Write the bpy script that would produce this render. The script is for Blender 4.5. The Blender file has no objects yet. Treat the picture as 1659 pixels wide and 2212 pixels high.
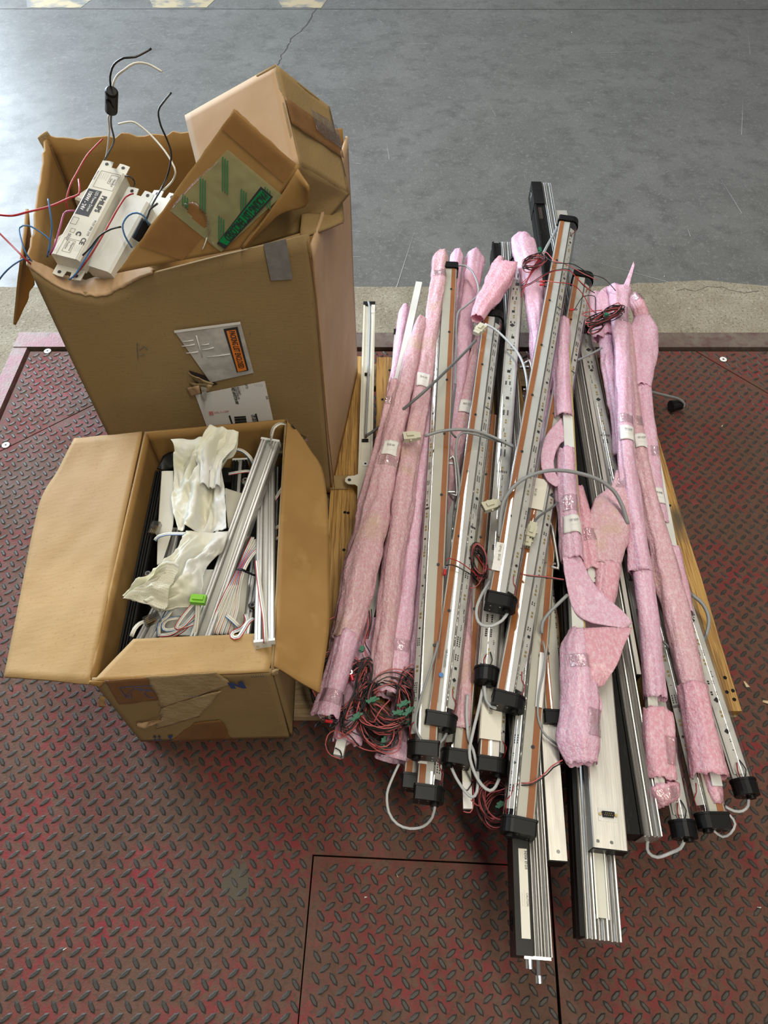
import bpy, bmesh, math, random
from mathutils import Vector, Matrix, noise

random.seed(7)
sc = bpy.context.scene
COL = sc.collection

# ------------------------------------------------------------------ camera
CAM_H = 1.47                      # metres above the steel deck
PITCH = math.radians(54.5)        # looking down
FPX, CXP, CYP = 1500.0, 829.5, 1106.0
cam_d = bpy.data.cameras.new('camera')
cam_d.sensor_fit = 'HORIZONTAL'
cam_d.sensor_width = 36.0
cam_d.lens = FPX / 1659.0 * 36.0
cam_d.clip_start = 0.02
cam = bpy.data.objects.new('camera', cam_d)
cam.location = (0, 0, CAM_H)
cam.rotation_euler = (math.pi / 2 - PITCH, 0, 0)
COL.objects.link(cam)
sc.camera = cam

# ------------------------------------------------------------------ light
w = bpy.data.worlds.new('world')
sc.world = w
w.use_nodes = True
bg = w.node_tree.nodes['Background']
bg.inputs[0].default_value = (0.98, 0.97, 0.95, 1)
bg.inputs[1].default_value = 0.15

def area(name, loc, target, sx, sy, power, col):
    d = bpy.data.lights.new(name, 'AREA')
    d.shape = 'RECTANGLE'; d.size = sx; d.size_y = sy; d.energy = power; d.color = col
    o = bpy.data.objects.new(name, d)
    o.location = loc
    o.rotation_euler = (Vector(target) - Vector(loc)).to_track_quat('-Z', 'Y').to_euler()
    COL.objects.link(o)
    return o
# open dock door, behind and to one side: cool daylight
area('dock_door_daylight', (-4.2, 4.4, 2.1), (-0.2, 1.0, 0.1), 4.0, 3.6, 640, (0.76, 0.88, 1.0))
# high-bay fluorescent rows under the hall roof
area('high_bay_light', (-0.6, 3.4, 5.5), (-0.3, 2.6, 0), 0.5, 5.0, 150, (1.0, 0.95, 0.86))
area('high_bay_light_near', (1.6, -1.6, 5.5), (1.2, -0.6, 0), 0.5, 5.0, 205, (1.0, 0.91, 0.74))

sc.view_settings.view_transform = 'Standard'
sc.view_settings.look = 'None'
sc.view_settings.exposure = 0.14
sc.view_settings.gamma = 1.0
sc.view_settings.use_curve_mapping = False
cy = sc.cycles
cy.max_bounces = 6; cy.diffuse_bounces = 3; cy.glossy_bounces = 3; cy.transmission_bounces = 4; cy.transparent_max_bounces = 10
cy.caustics_reflective = False; cy.caustics_refractive = False

# ------------------------------------------------------------------ layout helpers
_fw = Vector((0, math.cos(PITCH), -math.sin(PITCH)))
_rt = Vector((1, 0, 0))
_up = Vector((0, math.sin(PITCH), math.cos(PITCH)))
CAM = Vector((0, 0, CAM_H))

def P(px, py, z):
    """point of the place that is seen at a measured spot of the photo and lies at height z"""
    d = _fw + _rt * ((px - CXP) / FPX) - _up * ((py - CYP) / FPX)
    return CAM + d * ((z - CAM_H) / d.z)

def PY(px, py, y):
    d = _fw + _rt * ((px - CXP) / FPX) - _up * ((py - CYP) / FPX)
    return CAM + d * (y / d.y)

def proj(p):
    v = Vector(p) - CAM
    d = v.dot(_fw)
    return CXP + FPX * v.dot(_rt) / d, CYP - FPX * v.dot(_up) / d, d

def PP(lst):
    return [P(*q) for q in lst]

# ------------------------------------------------------------------ materials
MATS = {}

def _mix(nt, a, b, fac):
    m = nt.nodes.new('ShaderNodeMix'); m.data_type = 'RGBA'
    for s, v in ((m.inputs['A'], a), (m.inputs['B'], b)):
        if hasattr(v, 'is_linked') or hasattr(v, 'links'):
            nt.links.new(v, s)
        else:
            s.default_value = (*v, 1)
    if isinstance(fac, (int, float)):
        m.inputs['Factor'].default_value = fac
    else:
        nt.links.new(fac, m.inputs['Factor'])
    return m.outputs['Result']

def _noise(nt, scale, detail=4, rough=0.55, stretch=None, lo=None, hi=None, coord='Object'):
    tc = nt.nodes.new('ShaderNodeTexCoord')
    n = nt.nodes.new('ShaderNodeTexNoise')
    n.inputs['Scale'].default_value = scale
    n.inputs['Detail'].default_value = detail
    n.inputs['Roughness'].default_value = rough
    src = tc.outputs[coord]
    if stretch:
        mp = nt.nodes.new('ShaderNodeMapping')
        mp.inputs['Scale'].default_value = stretch
        nt.links.new(src, mp.inputs[0]); src = mp.outputs[0]
    nt.links.new(src, n.inputs['Vector'])
    out = n.outputs['Fac']
    if lo is not None:
        mr = nt.nodes.new('ShaderNodeMapRange')
        mr.inputs['From Min'].default_value = lo
        mr.inputs['From Max'].default_value = hi
        nt.links.new(out, mr.inputs['Value']); out = mr.outputs[0]
    return out

def M(name, col, rough=0.6, metal=0.0, layers=(), bumps=(), coat=0.0, spec=0.5, transl=0.0, transp=0.0, rlayer=None):
    """layers: (colour, scale, lo, hi[, stretch]) mixed in turn; bumps: (scale, strength[, stretch])"""
    if name in MATS:
        return MATS[name]
    m = bpy.data.materials.new(name); m.use_nodes = True
    nt = m.node_tree
    b = nt.nodes['Principled BSDF']; out = nt.nodes['Material Output']
    b.inputs['Roughness'].default_value = rough
    b.inputs['Metallic'].default_value = metal
    b.inputs['Specular IOR Level'].default_value = spec
    b.inputs['Coat Weight'].default_value = coat
    b.inputs['Coat Roughness'].default_value = 0.15
    b.inputs['Base Color'].default_value = (*col, 1)
    c = None
    for L in layers:
        f = _noise(nt, L[1], 3, 0.6, L[4] if len(L) > 4 else None, L[2], L[3])
        c = _mix(nt, c if c is not None else col, L[0], f)
    if c is not None:
        nt.links.new(c, b.inputs['Base Color'])
    if rlayer:
        f = _noise(nt, rlayer[0], 2, 0.6, None, 0.3, 0.7)
        mr = nt.nodes.new('ShaderNodeMapRange')
        mr.inputs['To Min'].default_value = rlayer[1]; mr.inputs['To Max'].default_value = rlayer[2]
        nt.links.new(f, mr.inputs['Value']); nt.links.new(mr.outputs[0], b.inputs['Roughness'])
    prev = None
    for B in bumps:
        f = _noise(nt, B[0], 2, 0.6, B[2] if len(B) > 2 else None)
        bp = nt.nodes.new('ShaderNodeBump')
        bp.inputs['Strength'].default_value = B[1]
        bp.inputs['Distance'].default_value = 0.004
        nt.links.new(f, bp.inputs['Height'])
        if prev: nt.links.new(prev, bp.inputs['Normal'])
        prev = bp.outputs[0]
    if prev: nt.links.new(prev, b.inputs['Normal'])
    sh = b.outputs[0]
    if transl:
        t = nt.nodes.new('ShaderNodeBsdfTranslucent')
        if c is not None: nt.links.new(c, t.inputs[0])
        else: t.inputs[0].default_value = (*col, 1)
        x = nt.nodes.new('ShaderNodeMixShader'); x.inputs[0].default_value = transl
        nt.links.new(sh, x.inputs[1]); nt.links.new(t.outputs[0], x.inputs[2]); sh = x.outputs[0]
    if transp:
        t = nt.nodes.new('ShaderNodeBsdfTransparent')
        x = nt.nodes.new('ShaderNodeMixShader'); x.inputs[0].default_value = transp
        nt.links.new(sh, x.inputs[1]); nt.links.new(t.outputs[0], x.inputs[2]); sh = x.outputs[0]
    if sh != b.outputs[0]:
        nt.links.new(sh, out.inputs['Surface'])
    MATS[name] = m
    return m

def clear_mat(name, tint=(1, 1, 1), base=0.05, rough=0.04, blend=0.25, bump=0.0):
    """thin clear plastic: see-through with a fresnel sheen"""
    m = bpy.data.materials.new(name); m.use_nodes = True
    nt = m.node_tree; nt.nodes.remove(nt.nodes['Principled BSDF'])
    out = nt.nodes['Material Output']
    tr = nt.nodes.new('ShaderNodeBsdfTransparent'); tr.inputs[0].default_value = (*tint, 1)
    gl = nt.nodes.new('ShaderNodeBsdfGlossy'); gl.inputs['Roughness'].default_value = rough
    lw = nt.nodes.new('ShaderNodeLayerWeight'); lw.inputs['Blend'].default_value = blend
    mr = nt.nodes.new('ShaderNodeMapRange')
    mr.inputs['To Min'].default_value = base; mr.inputs['To Max'].default_value = 0.55
    nt.links.new(lw.outputs['Facing'], mr.inputs['Value'])
    x = nt.nodes.new('ShaderNodeMixShader')
    nt.links.new(mr.outputs[0], x.inputs[0]); nt.links.new(tr.outputs[0], x.inputs[1]); nt.links.new(gl.outputs[0], x.inputs[2])
    if bump:
        f = _noise(nt, 60, 3)
        bp = nt.nodes.new('ShaderNodeBump'); bp.inputs['Strength'].default_value = bump; bp.inputs['Distance'].default_value = 0.004
        nt.links.new(f, bp.inputs['Height']); nt.links.new(bp.outputs[0], gl.inputs['Normal'])
    nt.links.new(x.outputs[0], out.inputs['Surface'])
    MATS[name] = m
    return m

GREYFLOOR = M('grey_sealed_concrete', (0.112, 0.113, 0.108), 0.45, layers=[((0.138, 0.139, 0.134), 2.6, .40, .66), ((0.090, 0.091, 0.087), 11, .48, .70), ((0.155, 0.157, 0.151), 45, .55, .75), ((0.27, 0.272, 0.265), 190, .60, .74), ((0.075, 0.077, 0.075), 140, .62, .78)], bumps=[(140, .06)], rlayer=(5.5, .38, .52), spec=.42)
BEIGE = M('rough_beige_concrete', (0.235, 0.205, 0.150), 0.88, layers=[((0.30, 0.27, 0.205), 9, .40, .66), ((0.105, 0.09, 0.062), 130, .54, .70), ((0.37, 0.345, 0.285), 75, .57, .72), ((0.08, 0.07, 0.05), 300, .60, .75)], bumps=[(120, .6), (420, .35)], spec=.3)
REDPAINT = M('worn_red_deck_paint', (0.185, 0.024, 0.028), 0.50, layers=[((0.108, 0.054, 0.038), 5.5, .36, .60), ((0.110, 0.058, 0.040), 42, .46, .60), ((0.072, 0.046, 0.032), 95, .52, .70), ((0.24, 0.042, 0.040), 18, .64, .78), ((0.13, 0.085, 0.06), 260, .60, .74)], bumps=[(240, .25)], rlayer=(12, .55, .75), spec=.22)
LUGSTEEL = M('worn_lug_steel', (0.048, 0.043, 0.038), 0.46, 0.15, layers=[((0.072, 0.066, 0.060), 30, .45, .7)], bumps=[(300, .2)], spec=.3)
PINKSTEEL = M('faded_red_steel', (0.26, 0.095, 0.115), 0.55, layers=[((0.23, 0.17, 0.145), 9, .42, .64), ((0.14, 0.10, 0.085), 60, .52, .72)], bumps=[(160, .25)])
BARSTEEL = M('dusty_brown_steel', (0.118, 0.083, 0.068), 0.6, layers=[((0.155, 0.125, 0.10), 14, .4, .65), ((0.10, 0.05, 0.045), 40, .5, .7)], bumps=[(160, .25)])
PIT = M('dark_pit', (0.02, 0.013, 0.011), 0.9, layers=[((0.035, 0.02, 0.016), 20, .4, .6)])
WOOD = M('yellow_pine', (0.43, 0.245, 0.066), 0.62, layers=[((0.235, 0.118, 0.028), 6, .44, .56, (26, .8, 26)), ((0.52, 0.32, 0.105), 11, .5, .66, (40, 1.0, 40)), ((0.16, 0.085, 0.025), 14, .57, .66, (34, .6, 34)), ((0.085, 0.062, 0.036), 3.4, .60, .74, (3, 1.2, 3))], bumps=[(9, .4, (30, 1.5, 30))])
WOODX = M('grey_pine', (0.30, 0.215, 0.115), 0.7, layers=[((0.21, 0.145, 0.075), 5, .42, .60, (1.0, 22, 22)), ((0.36, 0.28, 0.17), 9, .5, .7, (1.2, 30, 30))], bumps=[(9, .3, (1.5, 30, 30))])
CARD = M('kraft_cardboard', (0.268, 0.182, 0.079), 0.75, layers=[((0.298, 0.204, 0.090), 6, .4, .65), ((0.232, 0.152, 0.062), 3, .55, .75), ((0.215, 0.140, 0.058), 260, .58, .75)], bumps=[(45, .10, (1, 1, 6))], spec=.3)
CARDFLAP = M('kraft_cardboard_flap', (0.322, 0.200, 0.078), 0.72, layers=[((0.365, 0.225, 0.088), 6, .4, .65), ((0.265, 0.153, 0.052), 3, .55, .78), ((0.27, 0.16, 0.058), 200, .58, .75)], bumps=[(30, .14, (1, 5, 1))], spec=.3)
CARDIN = M('kraft_cardboard_inside', (0.300, 0.170, 0.054), 0.75, layers=[((0.255, 0.138, 0.041), 5, .45, .65), ((0.335, 0.198, 0.070), 14, .55, .72)], bumps=[(30, .14)], spec=.3)
CARDPALELIT = M('kraft_cardboard_pale_lit', (0.44, 0.285, 0.155), 0.66, layers=[((0.48, 0.325, 0.19), 7, .4, .65), ((0.34, 0.205, 0.10), 4, .6, .8)], bumps=[(40, .10)])  # pale kraft; light on upward faces is put into this colour
CARDTORN = M('torn_cardboard_core', (0.385, 0.285, 0.155), 0.9, layers=[((0.33, 0.235, 0.12), 30, .4, .6)], bumps=[(120, .4)], spec=.2)
TAPE = M('brown_packing_tape', (0.25, 0.118, 0.036), 0.24, layers=[((0.29, 0.142, 0.046), 30, .4, .6)], transp=.42)
DUCT = M('grey_duct_tape', (0.17, 0.165, 0.16), 0.4, layers=[((0.21, 0.205, 0.20), 40, .4, .6)], bumps=[(300, .1)])
PAPER = M('white_label_paper', (0.74, 0.73, 0.71), 0.6)
CREAMPAPER = M('cream_label_paper', (0.72, 0.69, 0.60), 0.55)
INK = M('black_ink', (0.015, 0.015, 0.016), 0.6)
INKRED = M('pink_ink', (0.60, 0.25, 0.27), 0.6)
INKBLUE = M('blue_ink', (0.02, 0.05, 0.16), 0.6)
INKGREY = M('grey_ink', (0.13, 0.13, 0.13), 0.6)
ORANGEPRINT = M('orange_print', (0.72, 0.20, 0.025), 0.35)
GREENPRINT = M('green_print', (0.0, 0.17, 0.045), 0.35)
GREENLINE = M('dark_green_stripes', (0.04, 0.14, 0.055), 0.4)
POUCH = M('grey_pouch_film', (0.40, 0.38, 0.36), 0.25, layers=[((0.50, 0.48, 0.46), 25, .45, .6)], bumps=[(28, .35)], coat=.3)
GREENFILM = M('greenish_pouch_film', (0.30, 0.32, 0.16), 0.18, transp=.45, bumps=[(26, .5)], coat=.5)
WHITEMETAL = M('white_painted_metal', (0.66, 0.68, 0.66), 0.35, layers=[((0.57, 0.575, 0.54), 8, .4, .7)])
CREAMMETAL = M('cream_tray', (0.62, 0.61, 0.52), 0.38, layers=[((0.56, 0.55, 0.47), 10, .4, .7)])
DRIVERWHITE = M('white_driver_case', (0.62, 0.61, 0.54), 0.38, layers=[((0.54, 0.53, 0.46), 12, .45, .7)])
GALV = M('rusty_galvanised_sheet', (0.48, 0.47, 0.43), 0.45, .5, layers=[((0.16, 0.07, 0.02), 22, .60, .68)])
ALU = M('brushed_aluminium', (0.50, 0.49, 0.465), 0.36, .80, layers=[((0.54, 0.53, 0.50), 4, .4, .65, (2, 60, 60))], bumps=[(6, .08, (1, 60, 60))])
ALUPLAIN = M('plain_aluminium_sheet', (0.62, 0.60, 0.55), 0.42, .6, layers=[((0.48, 0.465, 0.425), 7, .4, .7, (1, 8, 8))], bumps=[(10, .06, (1, 50, 50))])
ALUSATIN = M('satin_aluminium', (0.60, 0.60, 0.58), 0.34, .65, layers=[((0.68, 0.68, 0.66), 10, .4, .65)])
CHROME = M('bright_steel', (0.75, 0.75, 0.74), 0.16, 1.0)
FOIL = M('bright_reflector', (0.80, 0.77, 0.68), 0.20, 1.0, bumps=[(55, .5)])
BLACK = M('black_plastic', (0.006, 0.006, 0.0065), 0.40, layers=[((0.012, 0.012, 0.0125), 12, .45, .7)], spec=.22)
BLACKMATT = M('black_anodised', (0.008, 0.0078, 0.0075), 0.46, layers=[((0.026, 0.025, 0.023), 26, .58, .75, (2, 10, 10))], spec=.14)
ORANGE = M('orange_brown_gasket', (0.36, 0.115, 0.022), 0.5, layers=[((0.42, 0.145, 0.03), 16, .4, .65)])
PCB = M('white_circuit_board', (0.68, 0.69, 0.66), 0.4, layers=[((0.58, 0.59, 0.56), 30, .45, .65)])
CHIP = M('black_chip', (0.014, 0.014, 0.014), 0.35)
GOLD = M('gold_led_pad', (0.50, 0.38, 0.15), 0.35, .4)
GREYCABLE = M('grey_cable_jacket', (0.255, 0.27, 0.275), 0.42)
DARKCABLE = M('dark_grey_cable_jacket', (0.12, 0.125, 0.125), 0.42)
PALECABLE = M('pale_grey_flat_cable', (0.44, 0.46, 0.47), 0.4)
NYLON = M('milky_nylon_connector', (0.66, 0.64, 0.50), 0.4, transl=.2)
WRED = M('red_wire', (0.36, 0.015, 0.02), 0.4)
WPINK = M('salmon_wire', (0.46, 0.10, 0.10), 0.4)
WBLACK = M('black_wire', (0.012, 0.012, 0.012), 0.4)
WBLUE = M('blue_wire', (0.04, 0.14, 0.32), 0.4)
WWHITE = M('white_wire', (0.66, 0.63, 0.54), 0.45)
WPURPLE = M('magenta_wire', (0.36, 0.05, 0.17), 0.4)
GREENTIE = M('green_twist_tie', (0.01, 0.13, 0.065), 0.5)
GREENCLIP = M('lime_plastic_clip', (0.26, 0.60, 0.05), 0.25, transl=.3)
CRIMPRED = M('red_crimp', (0.50, 0.012, 0.02), 0.35)
CRIMPBLUE = M('blue_crimp', (0.02, 0.07, 0.26), 0.35)
BLUEDOT = M('blue_dot_sticker', (0.03, 0.17, 0.45), 0.4)
REDDOT = M('red_dot_sticker', (0.42, 0.02, 0.05), 0.4)
FOAM = M('pink_foam_sheet', (0.88, 0.515, 0.675), 0.38, layers=[((0.93, 0.70, 0.84), 240, .46, .60, (1, .5, 1)), ((0.80, 0.44, 0.53), 5, .55, .80), ((0.96, 0.88, 0.96), 520, .55, .66), ((0.78, 0.46, 0.60), 330, .60, .75)], bumps=[(260, .6), (60, .5)], transl=.30, coat=.25)
FOAMD = M('rose_foam_sheet', (0.86, 0.44, 0.54), 0.38, layers=[((0.92, 0.64, 0.72), 240, .46, .60, (1, .5, 1)), ((0.94, 0.78, 0.84), 520, .58, .68), ((0.78, 0.36, 0.44), 330, .60, .75)], bumps=[(260, .6), (60, .5)], transl=.30, coat=.25)
FOAMSHADE = M('shaded_pink_foam_sheet', (0.78, 0.445, 0.515), 0.40, layers=[((0.86, 0.62, 0.67), 240, .45, .60, (1, .5, 1)), ((0.72, 0.50, 0.38), 9, .56, .74), ((0.90, 0.80, 0.82), 520, .57, .67), ((0.60, 0.36, 0.41), 330, .58, .74)], bumps=[(260, .6), (60, .5)], transl=.28, coat=.25)  # same pink foam with shade put into its colour
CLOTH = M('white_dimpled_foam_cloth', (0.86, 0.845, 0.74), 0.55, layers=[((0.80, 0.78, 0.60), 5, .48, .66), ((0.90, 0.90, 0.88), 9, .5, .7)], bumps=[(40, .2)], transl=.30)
CLOTHSHADE = M('shaded_dimpled_foam_strip', (0.72, 0.70, 0.61), 0.62, layers=[((0.66, 0.64, 0.53), 8, .45, .65)], bumps=[(40, .2)], transl=.2)  # darker copy of the cloth, shade of tucked pieces put into the colour
DIMPLE = M('dimple', (0.56, 0.54, 0.46), 0.6)
CLEAR = clear_mat('clear_acrylic', (0.93, 0.925, 0.92), .07, .05, .36)
CLEARTAPE = clear_mat('clear_tape', (0.98, 0.97, 0.97), .035, .10, .30, bump=1.0)
CLEARPLUG = clear_mat('clear_connector', (0.62, 0.60, 0.57), .12, .10, .30)
YELLOWPAINT = M('worn_yellow_floor_paint', (0.33, 0.275, 0.175), 0.6, layers=[((0.15, 0.152, 0.147), 9, .45, .60)])
CRACK = M('dark_crack', (0.035, 0.032, 0.028), 0.95)  # flat dark colour of the crack and saw joint lines
LIGHTSCUFF = M('pale_scuff', (0.34, 0.35, 0.35), 0.6)
DUST = M('cement_dust_patch', (0.100, 0.082, 0.062), 0.85, spec=.1)
CHIPWOOD = M('pale_wood_chip', (0.60, 0.47, 0.30), 0.8)

# ------------------------------------------------------------------ object helpers
ROOTW = {}

def tag(o, label=None, cat=None, group=None, kind=None):
    if label: o['label'] = label
    if cat: o['category'] = cat
    if group: o['group'] = group
    if kind: o['kind'] = kind
    return o

def thing(name, label, cat, group=None, mw=None, kind=None):
    o = bpy.data.objects.new(name, None)
    o.empty_display_size = 0.05
    COL.objects.link(o)
    mw = mw if mw is not None else Matrix.Identity(4)
    if isinstance(mw, Vector): mw = Matrix.Translation(mw)
    o.matrix_world = mw
    ROOTW[o.name] = mw
    return tag(o, label, cat, group, kind)

def put(name, me, mat, parent=None, local=False):
    o = bpy.data.objects.new(name, me)
    COL.objects.link(o)
    if mat is not None and len(me.materials) == 0: me.materials.append(mat)
    if parent is not None:
        o.parent = parent
        if parent.name in ROOTW and not local:
            o.matrix_parent_inverse = ROOTW[parent.name].inverted()
    return o

def mk(name, v, f, mat, parent=None, local=False, smooth=False):
    me = bpy.data.meshes.new(name)
    me.from_pydata([tuple(q) for q in v], [], f)
    me.update()
    if smooth:
        me.polygons.foreach_set('use_smooth', [True] * len(me.polygons))
    return put(name, me, mat, parent, local)

class G:
    """collects geometry for one mesh"""
    def __init__(s): s.v = []; s.f = []
    def add(s, v, f):
        n = len(s.v); s.v += [Vector(q) for q in v]; s.f += [[i + n for i in q] for q in f]; return s
    def box(s, x0, x1, y0, y1, z0, z1, m=None):
        v = [Vector((x, y, z)) for x in (x0, x1) for y in (y0, y1) for z in (z0, z1)]
        if m is not None: v = [m @ q for q in v]
        return s.add(v, [(0, 1, 3, 2), (4, 6, 7, 5), (0, 4, 5, 1), (2, 3, 7, 6), (0, 2, 6, 4), (1, 5, 7, 3)])
    def prism(s, prof, x0, x1, m=None, caps=True):
        """profile [(y,z)] swept along x"""
        n = len(prof)
        v = [Vector((x0, a, b)) for a, b in prof] + [Vector((x1, a, b)) for a, b in prof]
        if m is not None: v = [m @ q for q in v]
        f = [(i, (i + 1) % n, n + (i + 1) % n, n + i) for i in range(n)]
        if caps: f += [tuple(range(n))[::-1], tuple(range(n, 2 * n))]
        return s.add(v, f)
    def tube(s, pts, r, k=6, caps=True):
        v, f = sweep(pts, [(r * math.cos(2 * math.pi * i / k), r * math.sin(2 * math.pi * i / k)) for i in range(k)], caps)
        return s.add(v, f)
    def cyl(s, a, b, r, k=14, r2=None):
        a, b = Vector(a), Vector(b); d = (b - a).normalized()
        q = d.to_track_quat('Z', 'Y').to_matrix()
        r2 = r if r2 is None else r2
        v = [a + q @ Vector((r * math.cos(2 * math.pi * i / k), r * math.sin(2 * math.pi * i / k), 0)) for i in range(k)]
        v += [b + q @ Vector((r2 * math.cos(2 * math.pi * i / k), r2 * math.sin(2 * math.pi * i / k), 0)) for i in range(k)]
        f = [(i, (i + 1) % k, k + (i + 1) % k, k + i) for i in range(k)] + [tuple(range(k))[::-1], tuple(range(k, 2 * k))]
        return s.add(v, f)
    def out(s, name, mat, parent=None, local=False, smooth=False):
        return mk(name, s.v, s.f, mat, parent, local, smooth)

def crom(pts, step=0.01, mn=2):
    """smooth curve through points"""
    pts = [Vector(p) for p in pts]
    if len(pts) == 2:
        n = max(mn, int((pts[1] - pts[0]).length / step))
        return [pts[0].lerp(pts[1], i / n) for i in range(n + 1)]
    o = []
    for i in range(len(pts) - 1):
        p0, p1, p2 = pts[max(i - 1, 0)], pts[i], pts[i + 1]
        p3 = pts[min(i + 2, len(pts) - 1)]
        n = max(mn, int((p2 - p1).length / step))
        for k in range(n):
            t = k / n
            o.append(0.5 * ((2 * p1) + (p2 - p0) * t + (2 * p0 - 5 * p1 + 4 * p2 - p3) * t * t + (3 * p1 - p0 - 3 * p2 + p3) * t ** 3))
    o.append(pts[-1])
    return o

def sweep(pts, prof, caps=True, up=Vector((0, 0, 1))):
    n = len(prof); v = []; f = []
    prev = None
    for i, p in enumerate(pts):
        t = (pts[min(i + 1, len(pts) - 1)] - pts[max(i - 1, 0)])
        t = t.normalized() if t.length > 1e-9 else Vector((0, 1, 0))
        if prev is None:
            s = t.cross(up)
            if s.length < 1e-3: s = t.cross(Vector((1, 0, 0)))
            s.normalize()
        else:
            s = (prev - t * prev.dot(t))
            s = s.normalized() if s.length > 1e-6 else t.orthogonal().normalized()
        prev = s
        u = s.cross(t)
        v += [p + s * a + u * b for a, b in prof]
    for i in range(len(pts) - 1):
        for k in range(n):
            f.append((i * n + k, i * n + (k + 1) % n, (i + 1) * n + (k + 1) % n, (i + 1) * n + k))
    if caps:
        f.append(tuple(range(n))[::-1]); f.append(tuple(range((len(pts) - 1) * n, len(pts) * n)))
    return v, f

def wire(name, pts, r, mat, parent=None, k=6, step=0.008, local=False):
    v, f = sweep(crom(pts, step), [(r * math.cos(2 * math.pi * i / k), r * math.sin(2 * math.pi * i / k)) for i in range(k)])
    return mk(name, v, f, mat, parent, local, True)

def flat(name, pts, wd, th, mat, parent=None, step=0.008):
    """flat ribbon lying roughly level"""
    c = crom(pts, step); v = []; f = []
    for i, p in enumerate(c):
        t = (c[min(i + 1, len(c) - 1)] - c[max(i - 1, 0)]).normalized()
        s = t.cross(Vector((0, 0, 1)))
        s = s.normalized() if s.length > 1e-4 else Vector((1, 0, 0))
        u = s.cross(t)
        v += [p + s * a + u * b for a, b in ((-wd / 2, -th / 2), (wd / 2, -th / 2), (wd / 2, th / 2), (-wd / 2, th / 2))]
    for i in range(len(c) - 1):
        for k in range(4):
            f.append((i * 4 + k, i * 4 + (k + 1) % 4, i * 4 + 4 + (k + 1) % 4, i * 4 + 4 + k))
    f += [(3, 2, 1, 0), tuple(range(len(v) - 4, len(v)))]
    return mk(name, v, f, mat, parent, False, True)

def solid(grid, th):
    """closed sheet of thickness th from a grid of points"""
    R, C = len(grid), len(grid[0])
    nrm = []
    for i in range(R):
        for j in range(C):
            a = grid[min(i + 1, R - 1)][j] - grid[max(i - 1, 0)][j]
            b = grid[i][min(j + 1, C - 1)] - grid[i][max(j - 1, 0)]
            n = b.cross(a)
            nrm.append(n.normalized() if n.length > 1e-12 else Vector((0, 0, 1)))
    top = [grid[i][j] for i in range(R) for j in range(C)]
    v = top + [p - n * th for p, n in zip(top, nrm)]
    N = R * C; f = []
    for i in range(R - 1):
        for j in range(C - 1):
            a, b, c, d = i * C + j, i * C + j + 1, (i + 1) * C + j + 1, (i + 1) * C + j
            f.append((a, b, c, d)); f.append((N + d, N + c, N + b, N + a))
    ring = [j for j in range(C)] + [i * C + C - 1 for i in range(1, R)] + [(R - 1) * C + j for j in range(C - 2, -1, -1)] + [i * C for i in range(R - 2, 0, -1)]
    for a, b in zip(ring, ring[1:] + ring[:1]):
        f.append((a, N + a, N + b, b))
    return v, f

def nz(p, s, seed=0.0):
    return noise.noise(Vector(p) * s + Vector((seed, seed * 1.7, -seed)))

def resample(pts, n):
    pts = [Vector(p) for p in pts]
    L = [0]
    for a, b in zip(pts, pts[1:]): L.append(L[-1] + (b - a).length)
    o = []
    for i in range(n + 1):
        t = L[-1] * i / n; k = 0
        while k < len(pts) - 2 and L[k + 1] < t: k += 1
        d = L[k + 1] - L[k]
        o.append(pts[k].lerp(pts[k + 1], (t - L[k]) / d if d else 0))
    return o

def loftgrid(A, B, n, m, wob=0.0, sc_=12, seed=0.0, smooth=True):
    a = resample(crom(A, .01) if smooth else A, n); b = resample(crom(B, .01) if smooth else B, n)
    g = []
    for i in range(n + 1):
        row = []
        for j in range(m + 1):
            p = a[i].lerp(b[i], j / m)
            row.append(p)
        g.append(row)
    if wob:
        for i in range(n + 1):
            for j in range(m + 1):
                p = g[i][j]
                q = wob * (nz(p, sc_, seed) + .45 * nz(p, sc_ * 2.7, seed + 3))
                g[i][j] = p + Vector((.25 * q, .25 * q, q))
    return g

def loft(name, A, B, mat, parent=None, n=30, m=14, th=.0025, wob=0.0, sc_=12, seed=0.0, smooth=True, shade=True):
    v, f = solid(loftgrid(A, B, n, m, wob, sc_, seed, smooth), th)
    return mk(name, v, f, mat, parent, False, shade)

def panel(name, c, mat, parent=None, nu=14, nv=14, th=.004, wob=.002, sc_=9, seed=0.0, torn=(0, 0, 0, 0), shade=True):
    """four-cornered cardboard panel c00,c10,c11,c01 (u along 0-1, v along 0-3); torn: raggedness of edges v=0,u=1,v=1,u=0"""
    c = [Vector(q) for q in c]
    nrm = (c[1] - c[0]).cross(c[3] - c[0]).normalized()
    g = []
    for j in range(nv + 1):
        row = []
        for i in range(nu + 1):
            u, vv = i / nu, j / nv
            p = c[0] * (1 - u) * (1 - vv) + c[1] * u * (1 - vv) + c[2] * u * vv + c[3] * (1 - u) * vv
            du = (c[1] - c[0]); dv = (c[3] - c[0])
            if j == 0 and torn[0]: p = p + dv.normalized() * torn[0] * (nz(p, 40, seed) + .3 * nz(p, 110, seed))
            if j == nv and torn[2]: p = p + dv.normalized() * torn[2] * (nz(p, 40, seed) + .3 * nz(p, 110, seed))
            if i == nu and torn[1]: p = p + du.normalized() * torn[1] * (nz(p, 40, seed) + .3 * nz(p, 110, seed))
            if i == 0 and torn[3]: p = p + du.normalized() * torn[3] * (nz(p, 40, seed) + .3 * nz(p, 110, seed))
            e = min(1, 6 * u * (1 - u) + .25) * min(1, 6 * vv * (1 - vv) + .25)
            row.append(p + nrm * wob * e * (nz(p, sc_, seed) + .4 * nz(p, sc_ * 3, seed + 2)))
        g.append(row)
    v, f = solid(g, th)
    return mk(name, v, f, mat, parent, False, shade)

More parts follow.
